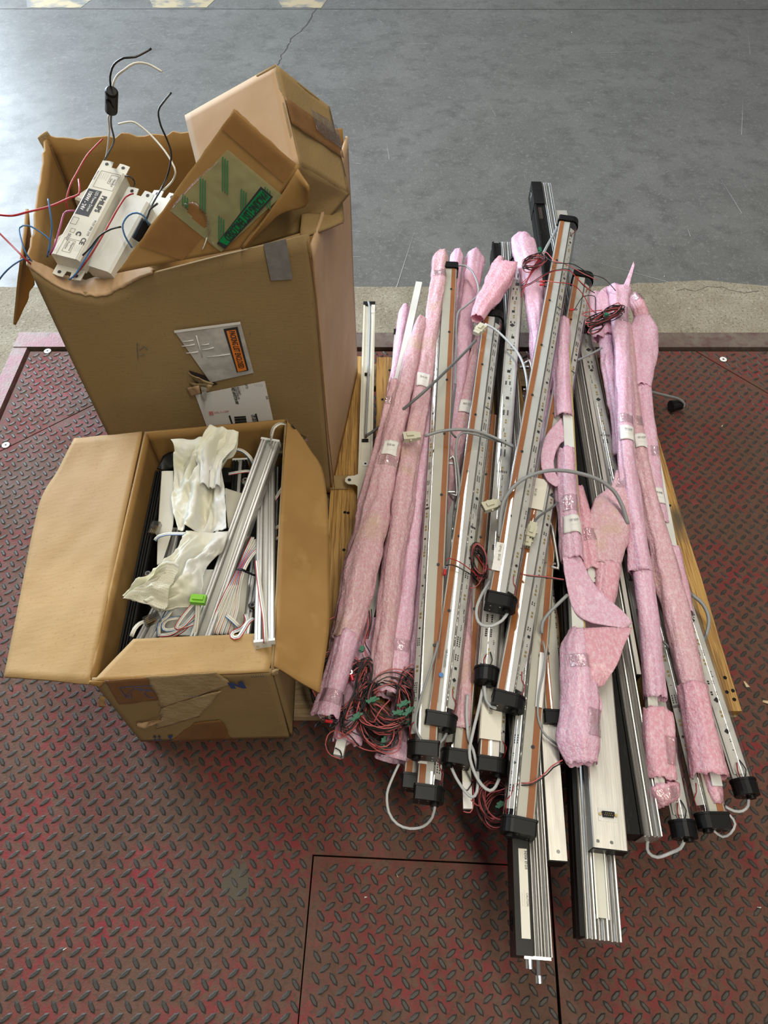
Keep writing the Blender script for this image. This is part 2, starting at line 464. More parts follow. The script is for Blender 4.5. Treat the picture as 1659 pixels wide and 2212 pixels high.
def poly_sheet(name, pts, mat, parent=None, th=.0006):
    """flat convex/concave outline (ordered points, roughly coplanar) given a small thickness"""
    pts = [Vector(p) for p in pts]
    n = Vector((0, 0, 0))
    for a, b in zip(pts, pts[1:] + pts[:1]): n += a.cross(b)
    n.normalize(); k = len(pts)
    v = [p + n * th for p in pts] + pts
    f = [tuple(range(k)), tuple(range(2 * k - 1, k - 1, -1))] + [(i, k + i, k + (i + 1) % k, (i + 1) % k) for i in range(k)]
    return mk(name, v, f, mat, parent)

def frame_of(o, ex, ey):
    ex = ex.normalized(); ez = ex.cross(ey).normalized(); ey = ez.cross(ex)
    m = Matrix.Identity(4)
    for i in range(3):
        m[i][0], m[i][1], m[i][2], m[i][3] = ex[i], ey[i], ez[i], o[i]
    return m

def bar_frame(a, b, roll=0.0):
    """x from a to b, y to the side (towards the picture's right for a bar that comes nearer), z up"""
    x = (b - a).normalized(); y = Vector((0, 0, 1)).cross(x).normalized(); z = x.cross(y)
    m = Matrix.Identity(4)
    for i in range(3):
        m[i][0], m[i][1], m[i][2], m[i][3] = x[i], y[i], z[i], a[i]
    return m @ Matrix.Rotation(roll, 4, 'X')

def lettering(body, size, m, mat, parent, align='LEFT', local=False, sx=1.0, name='lettering', bold=0.0):
    c = bpy.data.curves.new(name, 'FONT')
    c.body = body; c.size = size; c.align_x = align; c.align_y = 'CENTER'
    c.resolution_u = 2; c.extrude = 0.00008; c.offset = bold
    tmp = bpy.data.objects.new('tmp_text', c)
    me = bpy.data.meshes.new_from_object(tmp)
    bpy.data.objects.remove(tmp)
    me.name = name
    me.transform(m @ Matrix.Diagonal((sx, 1, 1, 1)))
    me.materials.clear()
    return put(name, me, mat, parent, local)

class Sleeve:
    """a crinkled foam wrapping around a path; stations are (point, half width, half height)"""
    def __init__(s, st, seed=0.0, crinkle=.12, k=40, fin=.0, step=.010, finang=1.0):
        st = [(Vector(a), b, c) for a, b, c in st]
        P_ = [q[0] for q in st]
        L = [0]
        for a, b in zip(P_, P_[1:]): L.append(L[-1] + (b - a).length)
        s.L = L[-1]; n = max(4, int(s.L / step))
        pts = crom(P_, .004)
        s.c = resample(pts, n)
        s.w = []; s.h = []
        for i in range(n + 1):
            t = s.L * i / n; j = 0
            while j < len(L) - 2 and L[j + 1] < t: j += 1
            e = (t - L[j]) / max(1e-6, L[j + 1] - L[j]); e = max(0, min(1, e)); e = e * e * (3 - 2 * e)
            s.w.append(st[j][1] + (st[j + 1][1] - st[j][1]) * e); s.h.append(st[j][2] + (st[j + 1][2] - st[j][2]) * e)
        s.n, s.k, s.seed, s.cr, s.fin, s.fa = n, k, seed, crinkle, fin, finang
    def pt(s, i, a, off=0.0):
        """i station (float), a angle: 0 = side (+), pi/2 = up"""
        i = max(0, min(s.n, i)); i0 = int(i); i1 = min(i0 + 1, s.n); t = i - i0
        c = s.c[i0].lerp(s.c[i1], t); w_ = s.w[i0] * (1 - t) + s.w[i1] * t; h_ = s.h[i0] * (1 - t) + s.h[i1] * t
        d = (s.c[min(i1 + 1, s.n)] - s.c[max(i0 - 1, 0)]).normalized()
        y = Vector((0, 0, 1)).cross(d)
        y = y.normalized() if y.length > 1e-3 else Vector((1, 0, 0))
        z = d.cross(y)
        ca, sa = math.cos(a), math.sin(a)
        q = 1 + s.cr * (nz((i * .16, ca * 1.3, sa * 1.3), 1.0, s.seed) + .55 * nz((i * .42, ca * 2.6, sa * 2.6), 1.0, s.seed + 5))
        q += .07 * math.cos(3 * a + i * .05 + s.seed)
        q += s.cr * 1.3 * (.28 - abs(nz((i * .035, ca * 1.9, sa * 1.9), 1.0, s.seed + 11))) + s.cr * .7 * (.25 - abs(nz((i * .16, ca * 2.6, sa * 2.6), 1.0, s.seed + 17)))
        ds = (a - s.fa - .9 + .010 * i * (1 if int(s.seed) % 2 else -1)) / (2 * math.pi)
        q += .13 * ((ds - math.floor(ds)) - .5)
        if s.fin:
            dd = math.atan2(math.sin(a - s.fa - .012 * i), math.cos(a - s.fa - .012 * i))
            q += s.fin * math.exp(-(dd / .20) ** 2) * (.6 + .6 * nz((i * .12, 0, 0), 1, s.seed + 9))
        return c + y * ((w_ + off) * ca * q) + z * ((h_ + off) * sa * q)
    def build(s, name, mat, parent, rag=0.006):
        v = []; f = []; k = s.k
        for lay in (0, -.0016):
            for i in range(s.n + 1):
                for j in range(k):
                    a = 2 * math.pi * j / k
                    ii = i
                    if i in (0, s.n) and rag:
                        ii = i + (1 if i == 0 else -1) * abs(nz((ca3(a)), 1.7, s.seed + i)) * rag / .010 * 2
                    v.append(s.pt(ii, a, lay))
        N = (s.n + 1) * k
        for i in range(s.n):
            for j in range(k):
                a, b, c, d = i * k + j, i * k + (j + 1) % k, (i + 1) * k + (j + 1) % k, (i + 1) * k + j
                f.append((d, c, b, a)); f.append((N + a, N + b, N + c, N + d))
        for j in range(k):
            f.append((j, (j + 1) % k, N + (j + 1) % k, N + j))
            o = s.n * k
            f.append((o + (j + 1) % k, o + j, N + o + j, N + o + (j + 1) % k))
        return mk(name, v, f, mat, parent, False, True)
    def patch(s, name, i0, i1, a0, a1, mat, parent, off=.0012, n=8, m=8, th=.0005):
        g = [[s.pt(i0 + (i1 - i0) * i / n, a0 + (a1 - a0) * j / m, off) for j in range(m + 1)] for i in range(n + 1)]
        v, f = solid(g, -th)
        return mk(name, v, f, mat, parent, False, True)
    def at(s, i, a, off=.0022):
        """frame on the surface: x along the sleeve reversed or not, normal outwards"""
        p = s.pt(i, a, off); px = s.pt(i + .6, a, off) - s.pt(i - .6, a, off)
        py = s.pt(i, a + .12, off) - s.pt(i, a - .12, off)
        return frame_of(p, px, -py)

def ca3(a): return (math.cos(a), math.sin(a), 0)

# ================================================================== the setting
def ragged(x0, x1, y, amp, step=.012, extra=None, seed=0):
    o = []; n = int((x1 - x0) / step)
    for i in range(n + 1):
        x = x0 + (x1 - x0) * i / n
        d = amp * (nz((x, y, 0), 18, seed) + .5 * nz((x, y, 0), 55, seed))
        if extra: d += extra(x)
        o.append(Vector((x, y + d, 0)))
    return o

YJ = 1.984            # joint between sealed floor and rough apron
fl = mk('floor', [(-9, 1.90, -.004), (9, 1.90, -.004), (9, 12, -.004), (-9, 12, -.004), (-9, 1.90, -.3), (9, 1.90, -.3)], [(0, 1, 2, 3), (0, 4, 5, 1)], GREYFLOOR)
tag(fl, 'grey sealed concrete floor behind the rough apron, scuffed and cracked', kind='structure')
# crack, saw joint, worn yellow paint, scuffs
cr = [(692, 4), (676, 30), (668, 48), (650, 68), (628, 84), (621, 104), (607, 118), (606, 130), (592, 150), (575, 172), (560, 200)]
g = G()
cp = []
for (a, b), (c, d) in zip(cr, cr[1:]):
    for t in (0, .35, .7):
        cp.append(P(a + (c - a) * t + random.uniform(-2, 2), b + (d - b) * t, -.0035))
cp.append(P(*cr[-1], -.0035))
v = []
for i, p in enumerate(cp):
    hw = .0022 + .0025 * abs(nz(p, 14, 2))
    v += [p + Vector((-hw, 0, 0)), p + Vector((hw, 0, 0))]
mk('crack', v, [(2 * i, 2 * i + 1, 2 * i + 3, 2 * i + 2) for i in range(len(cp) - 1)], CRACK, fl)
y0 = P(400, 17, 0).y
mk('saw_joint', [(-6, y0, -.0034), (6, y0 - .02, -.0034), (6, y0 - .014, -.0034), (-6, y0 + .006, -.0034)], [(0, 1, 2, 3)], CRACK, fl)
for x0, x1, dy in ((-1.98, -1.60, 0), (-1.30, -.92, 0), (-.60, -.30, .01)):
    up_ = ragged(x0, x1, y0 + .16 + dy, .02, .03, seed=3); lo = ragged(x0 + .05, x1 - .04, y0 + .012, .008, .03, seed=5)
    pts = lo + up_[::-1]
    mk('painted_stripe', [(p.x, p.y, -.0030) for p in pts], [tuple(range(len(pts)))], YELLOWPAINT, fl)
for k in range(46):
    px, py = random.uniform(20, 1650), random.uniform(20, 590)
    p = P(px, py, -.003); a = random.uniform(0, math.pi); L = random.uniform(.01, .10) if k % 4 else random.uniform(.15, .4)
    d = Vector((math.cos(a), math.sin(a), 0)); n_ = Vector((-d.y, d.x, 0)) * random.uniform(.0006, .0014)
    mk('scuff_line', [p - d * L / 2 - n_, p + d * L / 2, p - d * L / 2 + n_], [(0, 1, 2)], LIGHTSCUFF, fl)

bump_ = lambda x: .035 * math.exp(-((x - 1.07) / .17) ** 2) + .012 * math.exp(-((x - .85) / .07) ** 2)
edge = ragged(-6, 6, YJ, .0035, .012, bump_, 1)
fr = [Vector((6, 1.744, 0)), Vector((-6, 1.744, 0))]
n = len(edge)
v = [(p.x, p.y, 0) for p in edge] + [(p.x, 1.744, 0) for p in edge] + [(p.x, p.y, -.05) for p in edge]
f = [(n + i, n + i + 1, i + 1, i) for i in range(n - 1)] + [(i, i + 1, 2 * n + i + 1, 2 * n + i) for i in range(n - 1)]
ap = mk('floor_apron', v, f, BEIGE)
tag(ap, 'rough beige concrete strip between the sealed floor and the steel deck', kind='structure')
g = G().box(-6, -1.158, -3, 1.744, -.2, 0).box(1.50, 6, -3, 1.744, -.2, 0)
g.out('concrete_surround', BEIGE, ap)
for (a, b) in ((1463, 628), (1620, 632)):
    pass
ck = [P(1462, 630, .0006), P(1480, 624, .0006), P(1500, 628, .0006), P(1530, 620, .0006), P(1560, 621, .0006), P(1600, 631, .0006), P(1640, 629, .0006)]
v = []
for p in crom(ck, .012):
    q = p + Vector((0, .006 * nz(p, 60, 1), 0)); hw = .0006 + .0012 * abs(nz(p, 70, 4)); q = q + Vector((0, .010 * nz(p, 25, 8), 0)); v += [q + Vector((0, -hw, 0)), q + Vector((0, hw, 0))]
mk('crack', v, [(2 * i, 2 * i + 1, 2 * i + 3, 2 * i + 2) for i in range(len(v) // 2 - 1)], CRACK, ap)

# ---- steel weighing deck with tread pattern, set into the floor
deck = thing('floor_deck', 'red painted steel tread deck under the pallet', None, kind='structure')
XL, XR, YB, YF = -1.103, 1.44, 1.664, -1.4
G().box(XL - .06, XR + .06, YF, YB + .08, -.06, -.045).out('pit_bottom', PIT, deck)
# edge frame
G().box(-1.156, XR + .05, YB + .012, 1.744, -.045, .006).out('edge_frame', BARSTEEL, deck)
G().box(-1.157, XL - .010, YF, YB + .014, -.045, .005).out('edge_frame', PINKSTEEL, deck)
G().box(-1.157, -.62, YB + .0125, 1.7445, .0045, .0072).out('edge_frame_cover', PINKSTEEL, deck)
Ha, Hb = Vector((-.136, .238, 0)), Vector((.315, .218, 0))
Hc, Hd = Vector((.315 - .066 * 1.5, .218 - 1.5, 0)), Vector((-.136 - .042 * 1.5, .238 - 1.5, 0))
g0 = P(0, 975, 0); g1 = P(215, 868, 0)
dl = (g1 - g0).normalized()
dlx = lambda y: g0.x + dl.x / dl.y * (y - g0.y)
s0, s1 = P(1500, 757, 0), P(1659, 850, 0)
dr = (s1 - s0).normalized()
LA = Vector((XL, g0.y + (XL - g0.x) * dl.y / dl.x, 0)); LB = Vector((dlx(YB), YB, 0))
RA = Vector((s0.x + (YB - s0.y) * dr.x / dr.y, YB, 0)); RB = Vector((XR, s0.y + (XR - s0.x) * dr.y / dr.x, 0))
def plate(name, poly, gap, par, mat=REDPAINT):
    c = sum(poly, Vector()) / len(poly)
    v2 = []
    n = len(poly)
    for i in range(n):
        a, b, d = poly[i - 1], poly[i], poly[(i + 1) % n]
        e1 = (b - a).normalized(); e2 = (d - b).normalized()
        n1 = Vector((-e1.y, e1.x, 0)); n2 = Vector((-e2.y, e2.x, 0))
        k = 1 + n1.dot(n2)
        v2.append(b + (n1 + n2) / max(.2, k) * gap)
    v = [Vector((p.x, p.y, 0)) for p in v2] + [Vector((p.x, p.y, -.010)) for p in v2]
    f = [tuple(range(n)), tuple(range(2 * n - 1, n - 1, -1))] + [(i, n + i, n + (i + 1) % n, (i + 1) % n) for i in range(n)]
    return mk(name, v, f, mat, par)
hatch_poly = [Hd, Hc, Hb, Ha]
plate('hatch_plate', hatch_poly, .0016, deck)
plate('corner_plate', [LA, LB, Vector((XL, YB, 0))], .0020, deck)
plate('corner_plate', [RA, RB, Vector((XR, YB, 0))], .0020, deck)
main = [Vector((XL, YF, 0)), Vector((Hd.x, YF, 0)), Ha, Hb, Vector((Hc.x + .01, YF, 0)), Vector((XR, YF, 0)), RB, RA, LB, LA]
plate('deck_plate', main, .0016, deck)

def inside(poly, x, y, gap=0.0):
    c = False; n = len(poly)
    for i in range(n):
        a, b = poly[i], poly[i - 1]
        if (a.y > y) != (b.y > y) and x < (b.x - a.x) * (y - a.y) / (b.y - a.y) + a.x: c = not c
    return c
def edgedist(poly, x, y):
    m = 9; p = Vector((x, y, 0))
    for a, b in zip(poly, poly[1:] + poly[:1]):
        d = b - a; t = max(0, min(1, (p - a).dot(d) / d.dot(d)))
        m = min(m, (a + d * t - p).length)
    return m
def lugmesh():
    L, W, h = .0258, .0084, .0018
    v = [(-L / 2, 0, 0), (-L / 4.2, -W / 2, 0), (L / 4.2, -W / 2, 0), (L / 2, 0, 0), (L / 4.2, W / 2, 0), (-L / 4.2, W / 2, 0),
         (-L / 3, 0, h), (-L / 5.5, -W / 3.6, h), (L / 5.5, -W / 3.6, h), (L / 3, 0, h), (L / 5.5, W / 3.6, h), (-L / 5.5, W / 3.6, h)]
    f = [(6, 7, 8, 9, 10, 11)] + [(i, (i + 1) % 6, 6 + (i + 1) % 6, 6 + i) for i in range(6)]
    return v, f
LV, LF = lugmesh()
polys = [(main, 0.0), (hatch_poly, -.045), ([LA, LB, Vector((XL, YB, 0))], .05), ([RA, RB, Vector((XR, YB, 0))], -.25)]
lugs = []
pit = .0318
for poly, rz in polys:
    cs, sn = math.cos(rz), math.sin(rz)
    for i in range(-60, 62):
        for j in range(-60, 62):
            for t in (0, 1):
                a, b = (i + .5 * t) * pit, (j + .5 * t) * pit
                x, y = .1 + a * cs - b * sn, .7 + a * sn + b * cs
                if y < -.42 or not inside(poly, x, y) or edgedist(poly, x, y) < .009: continue
                lugs.append((x, y, rz + math.radians(128 if t == 0 else 39)))
lme = bpy.data.meshes.new('tread_lug'); lme.from_pydata(LV, [], LF); lme.update(); lme.materials.append(LUGSTEEL)
vis = []
for k, (x, y, a) in enumerate(lugs):
    px, py, d = proj((x, y, 0))
    if 5 < px < 1654 and 5 < py < 2207 and not (1090 < px < 1345 and py < 2080): vis.append((d, k))
vis.sort(); near = {k for d, k in vis[:300]}
rest = G()
for k, (x, y, a) in enumerate(lugs):
    m = Matrix.Translation((x, y, 0)) @ Matrix.Rotation(a, 4, 'Z')
    if k in near:
        o = bpy.data.objects.new('tread_lug', lme); COL.objects.link(o); o.parent = deck; o.matrix_local = m
    else:
        rest.add([m @ Vector(q) for q in LV], LF)
tag(rest.out('tread_lugs', LUGSTEEL, deck), kind='stuff')
for px, py in ((103, 759), (13, 962), (1562, 777)):
    p = P(px, py, 0)
    o = G().cyl(p, p + Vector((0, 0, .0022)), .0105, 20).out('countersunk_screw', PAPER, deck)
    G().cyl(p + Vector((0, 0, .0018)), p + Vector((0, 0, .0026)), .0032, 6).out('hex_socket', INK, o)
    G().cyl(p, p + Vector((0, 0, .0008)), .0128, 20).out('screw_recess', PIT, o)
c = P(512, 1905, .0005)
mk('dust_patch', [c + Vector(((.028 + .012 * nz((math.cos(a), math.sin(a), 0), 2, 3)) * math.cos(a), (.030 + .014 * nz((math.cos(a), math.sin(a), 1), 2.5, 4)) * math.sin(a), 0)) for a in [i * math.pi / 14 for i in range(28)]], [tuple(range(28))], DUST, deck)

# ================================================================== the pallet
ZP = .140
pal = thing('wooden_pallet', 'yellow pine pallet carrying the two cartons and the heap of light bars', 'pallet', mw=Vector((.09, .97, 0)))
def board(x0, x1, y0, y1, z0, z1, mat, name, seed):
    g = G(); nx = 10
    ys = [y0 + (y1 - y0) * i / nx for i in range(nx + 1)]
    v = []
    for i, y in enumerate(ys):
        e = .003 * nz((x0, y, 0), 9, seed)
        e2 = .003 * nz((x1, y, 0), 9, seed + 4)
        v += [(x0 + e, y, z0), (x1 + e2, y, z0), (x1 + e2 - .0015, y, z1), (x0 + e + .0015, y, z1)]
    f = []
    for i in range(nx):
        for k in range(4):
            f.append((i * 4 + k, i * 4 + 4 + k, i * 4 + 4 + (k + 1) % 4, i * 4 + (k + 1) % 4))
    f += [(0, 1, 2, 3), tuple(range(4 * nx + 3, 4 * nx - 1, -1))]
    return mk(name, v, f, mat, pal)
bxs = [(-.515, -.400), (-.355, -.262), (-.130, -.058), (-.022, .085), (.128, .232), (.272, .372), (.410, .530), (.588, .700)]
deckboards = [board(a, b, .466 + random.uniform(-.004, .006), 1.482 + random.uniform(-.01, .006), ZP - .024, ZP, WOOD, 'deck_board', i * 3.1) for i, (a, b) in enumerate(bxs)]
for y0_, y1_ in ((.468, .556), (.93, 1.02), (1.392, 1.480)):
    g = G().box(-.513, .698, y0_, y1_, ZP - .046, ZP - .0245)
    g.out('stringer_board', WOODX, pal)
    for x0, bw_ in ((-.513, .21), (.045, .098), (.60, .098)):
        G().box(x0, x0 + bw_, y0_ + .001, y1_ - .001, .022, ZP - .0465).out('block', WOODX, pal)
G().box(-.414, -.24, .462, .552, .002, .0213).out('bottom_board', WOODX, pal)
for x0 in (-.513, .045, .60):
    G().box(x0, x0 + .098, .468, 1.48, .002, .0215).out('bottom_board', WOODX, pal)
for (px, py) in ((1421, 1018), (1424, 1045), (1433, 1070), (1446, 1092), (1468, 1242), (1566, 1464), (1583, 1492), (1586, 1511), (842, 800), (873, 797), (826, 863), (745, 1107), (752, 1108), (743, 1188), (1570, 1495)):
    p = P(px, py, ZP)
    G().cyl(p - Vector((0, 0, .001)), p + Vector((0, 0, .0008)), .0038, 8).out('nail_head', BLACKMATT, pal)

# ================================================================== big carton
zb = ZP
FL, FR = Vector((-.592, 1.010, 0)), Vector((-.128, 1.010, 0))
BL, BR = Vector((-.655, 1.400, 0)), Vector((-.072, 1.420, 0))
def atz(p, z, dx=0, dy=0): return Vector((p.x + dx, p.y + dy, z))
bb = thing('open_carton', 'tall brown shipping carton with torn open top, filled with white power drivers', 'carton', 'open cartons on the pallet', mw=Vector((-.36, 1.2, zb)))
# front wall with its wavy creased top edge
nu, nv = 44, 24
fold = [PY(px, py, FL.y - .005) for px, py in ((58, 574), (110, 612), (150, 631), (215, 642), (262, 625), (300, 604), (332, 592), (450, 561), (560, 534), (668, 507))]
def front_top(u):
    x = FL.x + (FR.x - FL.x) * u
    if x <= fold[0].x: return fold[0].z
    for a, b in zip(fold, fold[1:]):
        if x <= b.x: return a.z + (b.z - a.z) * (x - a.x) / (b.x - a.x)
    return fold[-1].z
grid = []
for j in range(nv + 1):
    row = []
    for i in range(nu + 1):
        u, vv = i / nu, j / nv
        zt = front_top(u)
        z = zb + .002 + (zt - zb) * vv
        xl = FL.x - .004 * math.sin(vv * 3); xr = FR.x + .008 * vv
        x = xl + (xr - xl) * u
        bul = -.010 * math.sin(math.pi * u) * math.sin(math.pi * min(1, vv * 1.1)) + .0012 * nz((x, 0, z), 9, 4)
        row.append(Vector((x, FL.y + bul, z)))
    grid.append(row)
v, f = solid(grid, -.005)
mk('front_wall', v, f, CARD, bb, smooth=True)
# crushed rim of the front wall, bent inwards
A = [p + Vector((0, -.001, .001)) for p in fold[:7]]
B = [PY(px, py, y) for px, py, y in ((60, 563, 1.020), (108, 583, 1.045), (150, 602, 1.060), (205, 606, 1.066), (255, 588, 1.060), (300, 572, 1.045), (334, 588, 1.014))]
g = loftgrid(A, B, 60, 8, 0, 1, 0)
for i in range(61):
    for j in range(9):
        k = math.sin(math.pi * i / 60)
        g[i][j] = g[i][j] + Vector((0, 0, .0045 * k * nz((i * .42, j * .22, 0), 1, 3) + .003 * math.sin(math.pi * j / 8) + (.004 * nz((i * .8, 5, 0), 1, 6) if j == 8 else 0)))
v, f = solid(g, .004)
mk('crushed_rim', v, f, CARDPALELIT, bb, smooth=True)  # pale colour imitates the light on this upward strip
panel('left_wall', [atz(BL, zb + .002), atz(FL, zb + .002, 0, .005), atz(FL, .765, -.006, .005), atz(BL, .782, -.015)], CARDIN, bb, 18, 24, .005, .004, 7, 3, (0, 0, .010, 0))
panel('back_wall', [atz(BR, zb + .002), atz(BL, zb + .002, .006), atz(BL, .782, -.008), atz(BR, .792, -.01)], CARDIN, bb, 40, 20, .005, .005, 6, 5, (0, 0, .012, 0))
panel('right_wall', [atz(FR, zb + .002, .004, .006), atz(BR, zb + .002), atz(BR, .775), atz(FR, .800, .012, .006)], CARDPALELIT, bb, 14, 24, .005, .005, 7, 8)
G().add([atz(FL, zb + .004, .01, .01), atz(FR, zb + .004, -.01, .01), atz(BR, zb + .004, -.01, -.01), atz(BL, zb + .004, .01, -.01)], [(0, 1, 2, 3)]).out('bottom_panel', CARDIN, bb)
# crushed shoulder where the carton's near corner bulges
panel('shoulder_flap', [atz(FR, .812, -.008, .004), Vector((-.070, 1.13, .770)), Vector((-.082, 1.27, .765)), Vector((-.140, 1.10, .805))], CARD, bb, 12, 12, .005, .004, 14, 6)
# bottom flap end that bulges at the near corner
panel('bottom_flap', [P(688, 1058, zb + .004), P(752, 1056, zb + .004), P(758, 1026, zb + .006), P(688, 1028, zb + .035)], CARD, bb, 10, 8, .005, .002, 16, 2)
# torn flap hanging outside
panel('hanging_flap', [Vector((-.612, 1.02, .765)), Vector((-.640, 1.16, .775)), Vector((-.668, 1.12, .645)), P(28, 702, .60)], CARDIN, bb, 10, 16, .005, .003, 12, 4, (0, .004, .006, 0))
panel('torn_corner', [Vector((-.672, 1.385, .765)), Vector((-.655, 1.40, .775)), Vector((-.660, 1.398, .795)), Vector((-.678, 1.388, .790))], CARDTORN, bb, 6, 6, .004, .003, 40, 4, (.002, .002, .004, .002))
G().tube(crom([atz(FR, .812, .004, -.004), atz(FR, .70, .010, -.006), atz(FR, .40, .008, -.006), atz(FR, zb + .02, .010, -.004)], .03), .0016, 5).out('corner_seam', TAPE, bb, smooth=True)
# tape, marks
def onfront(px, py, lift=.0):
    lift += .0062
    u = PY(px, py, FL.y - lift)
    x = u.x; t = (x - FL.x) / (FR.x - FL.x); vv = (u.z - zb) / (front_top(max(0, min(1, t))) - zb)
    bul = -.010 * math.sin(math.pi * t) * math.sin(math.pi * min(1, vv * 1.1))
    return PY(px, py, FL.y + bul - lift)
def frontpatch(name, corners, mat, parent, lift=.0012, th=.0005, n=8):
    c = corners; gr = []
    for j in range(n + 1):
        row = []
        for i in range(n + 1):
            u, vv = i / n, j / n
            x = (c[0][0] * (1 - u) + c[1][0] * u) * (1 - vv) + (c[3][0] * (1 - u) + c[2][0] * u) * vv
            y = (c[0][1] * (1 - u) + c[1][1] * u) * (1 - vv) + (c[3][1] * (1 - u) + c[2][1] * u) * vv
            row.append(onfront(x, y, lift))
        gr.append(row)
    v, f = solid(gr, th)
    return mk(name, v, f, mat, parent)
frontpatch('duct_tape', [(569, 527), (618, 516), (632, 603), (585, 606)], DUCT, bb)
# packing list pouch
po = frontpatch('packing_list_pouch', [(376, 714), (519, 695), (548, 805), (455, 826)], POUCH, bb, .0015, .0006, 14)
frontpatch('pouch_border', [(483, 711), (513, 706), (537, 800), (512, 804)], INK, po, .0032)
frontpatch('pouch_border', [(489, 715), (509, 712), (533, 799), (514, 803)], ORANGEPRINT, po, .0040)
def fronttext(body, px0, py0, px1, py1, size, mat, parent, lift=.0050, sx=1.0, bold=0.0):
    a, b = onfront(px0, py0, lift), onfront(px1, py1, lift)
    ex = b - a; ey = Vector((0, -1, 0)).cross(ex)
    return lettering(body, size, frame_of(a, ex, ey), mat, parent, sx=sx, bold=bold)
fronttext('PACKING LIST ENCLOSED', 500, 715, 523, 802, .0150, INK, po, sx=.50, bold=.0003)
for (a, b, c_, d) in ((424, 725, 437, 772), (395, 738, 418, 735), (393, 748, 421, 744), (402, 763, 428, 760), (436, 745, 452, 743), (436, 756, 462, 751), (448, 771, 497, 765)):
    pa, pb = onfront(a, b, .0030), onfront(c_, d, .0030)
    g = G().tube([pa, pa.lerp(pb, .5) + Vector((0, -.0006, 0)), pb], .0011, 5); g.out('film_crease', PAPER, po, smooth=True)
frontpatch('pouch_top_seam', [(376, 714), (519, 695), (520, 700), (377, 719)], PAPER, po, .0034)
# ripped hole with a bent metal lug poking out
hl = frontpatch('rip_hole', [(408, 800), (446, 812), (470, 830), (432, 838)], PIT, bb, .0010)
for q, sd in (([(404, 803), (425, 815), (462, 828), (440, 840)], 3), ([(412, 826), (460, 832), (452, 846), (425, 842)], 5), ([(402, 838), (430, 832), (434, 850), (412, 856)], 9)):
    c4 = [onfront(x, y, .004 + .012 * (i in (1, 2))) for i, (x, y) in enumerate(q)]
    panel('torn_paper', c4, CARDTORN if sd != 9 else CARDPALELIT, hl, 6, 6, .0012, .006, 60, sd, (.003, .003, .003, .003))
poly_sheet('metal_lug', [onfront(434, 836, .014), onfront(447, 838, .014), onfront(446, 868, .018), onfront(437, 856, .018)], GALV, hl, .001)
# shipping label
sl = frontpatch('shipping_label', [(422, 853), (572, 823), (592, 916), (446, 920)], PAPER, bb, .0014, .0004, 12)
fronttext('SHIP TO:', 531, 828, 535, 846, .0075, INKGREY, sl, .0028, .5)
for i, (t_, x, y) in enumerate((('', 524, 834), ('', 518, 834), ('PURDUE UNIVERSITY', 513, 835), ('625 AGRICULTURE MALL DRIVE', 508, 836))):
    if i < 2: fronttext('- - - - - - -', x, y, x + 11, y + 32, .0060, INKGREY, sl, .0028, .6)
    else: fronttext(t_, x, y, x + 13, y + 42, .0060, INKGREY, sl, .0028, .40)
fronttext('WEST LAFAYETTE IN 47907', 502, 837, 517, 890, .0085, INK, sl, .0028, .45, .0002)
fronttext('UPS GROUND', 546, 896, 552, 920, .0120, INK, sl, .0028, .42, .0002)
fronttext('8 LBS', 576, 856, 578, 864, .006, INK, sl, .0028, .6)
for k in range(5):
    fronttext('- - - - -', 566 - 4 * k, 829, 570 - 4 * k, 845, .005, INKGREY, sl, .0028, .5)
frontpatch('label_rule', [(494, 898), (497, 897), (504, 918), (501, 918)], INK, sl, .0028)
frontpatch('label_rule', [(551, 894), (554, 893), (560, 916), (557, 916)], INK, sl, .0028)
for k in range(9):
    t = k / 9; wd = (2.0, 1.0, 1.6)[k % 3]
    y0_ = 900 + 19 * t
    frontpatch('bar_code_bar', [(506 + 3 * t, y0_), (531 + 3 * t, y0_ - 1.5), (531.3 + 3 * t, y0_ - 1.5 + wd), (506.3 + 3 * t, y0_ + wd)], INK, sl, .0028, n=2)
frontpatch('pink_stamp', [(451, 889), (460, 888), (462, 896), (453, 897)], INKRED, sl, .0028)
fronttext('ATL 5-1200', 463, 892, 498, 888, .0075, INKRED, sl, .0028, .85)
for pts_ in (((296, 742), (298, 776)), ((301, 758), (312, 748), (318, 756)), ((303, 768), (313, 765)), ((540, 719), (541, 722))):
    frontpts = [onfront(x, y, .0012) for x, y in pts_]
    G().tube(crom(frontpts, .01), .0007, 4).out('scribble_mark', INKGREY, bb)

# ---- inner smaller carton leaning in the big one
e1 = Vector((-.035, .117, .093)); e2 = Vector((.071, .109, -.111)); e3 = Vector((-.120, .014, -.062)) * 1.35
V0 = Vector((-.131, 1.058, .910))
ic = thing('taped_carton', 'smaller closed brown carton with a green packing list pouch leaning inside the tall carton', 'carton', mw=V0 + e2 + e3)
def quad(a, b, c): return [a, a + b, a + b + c, a + c]
panel('top_panel', quad(V0, e1, e3), CARDPALELIT, ic, 14, 14, .004, .003, 10, 1)  # pale pinkish tone: light painted into the panel colour
panel('side_panel', quad(V0, e2, e1), CARD, ic, 14, 14, .004, .004, 10, 2)
panel('front_panel', [P(520, 540, .786), P(694, 492, .770), V0 + e2, V0], CARD, ic, 18, 16, .004, .008, 12, 3)
panel('back_panel', quad(V0 + e1, e2, e3), CARD, ic, 6, 6, .004)
panel('base_panel', quad(V0 + e2, e3, e1), CARD, ic, 6, 6, .004)
panel('end_panel', quad(V0 + e3, e1, e2), CARD, ic, 6, 6, .004)
def onB(u, v_, l=.0035): return V0 + e2 * u + e1 * v_ + e2.cross(e1).normalized() * l
nB = e2.cross(e1).normalized()
def bside(u0, u1, v0, v1, l): return [onB(u0, v0, l), onB(u1, v0, l), onB(u1, v1, l), onB(u0, v1, l)]
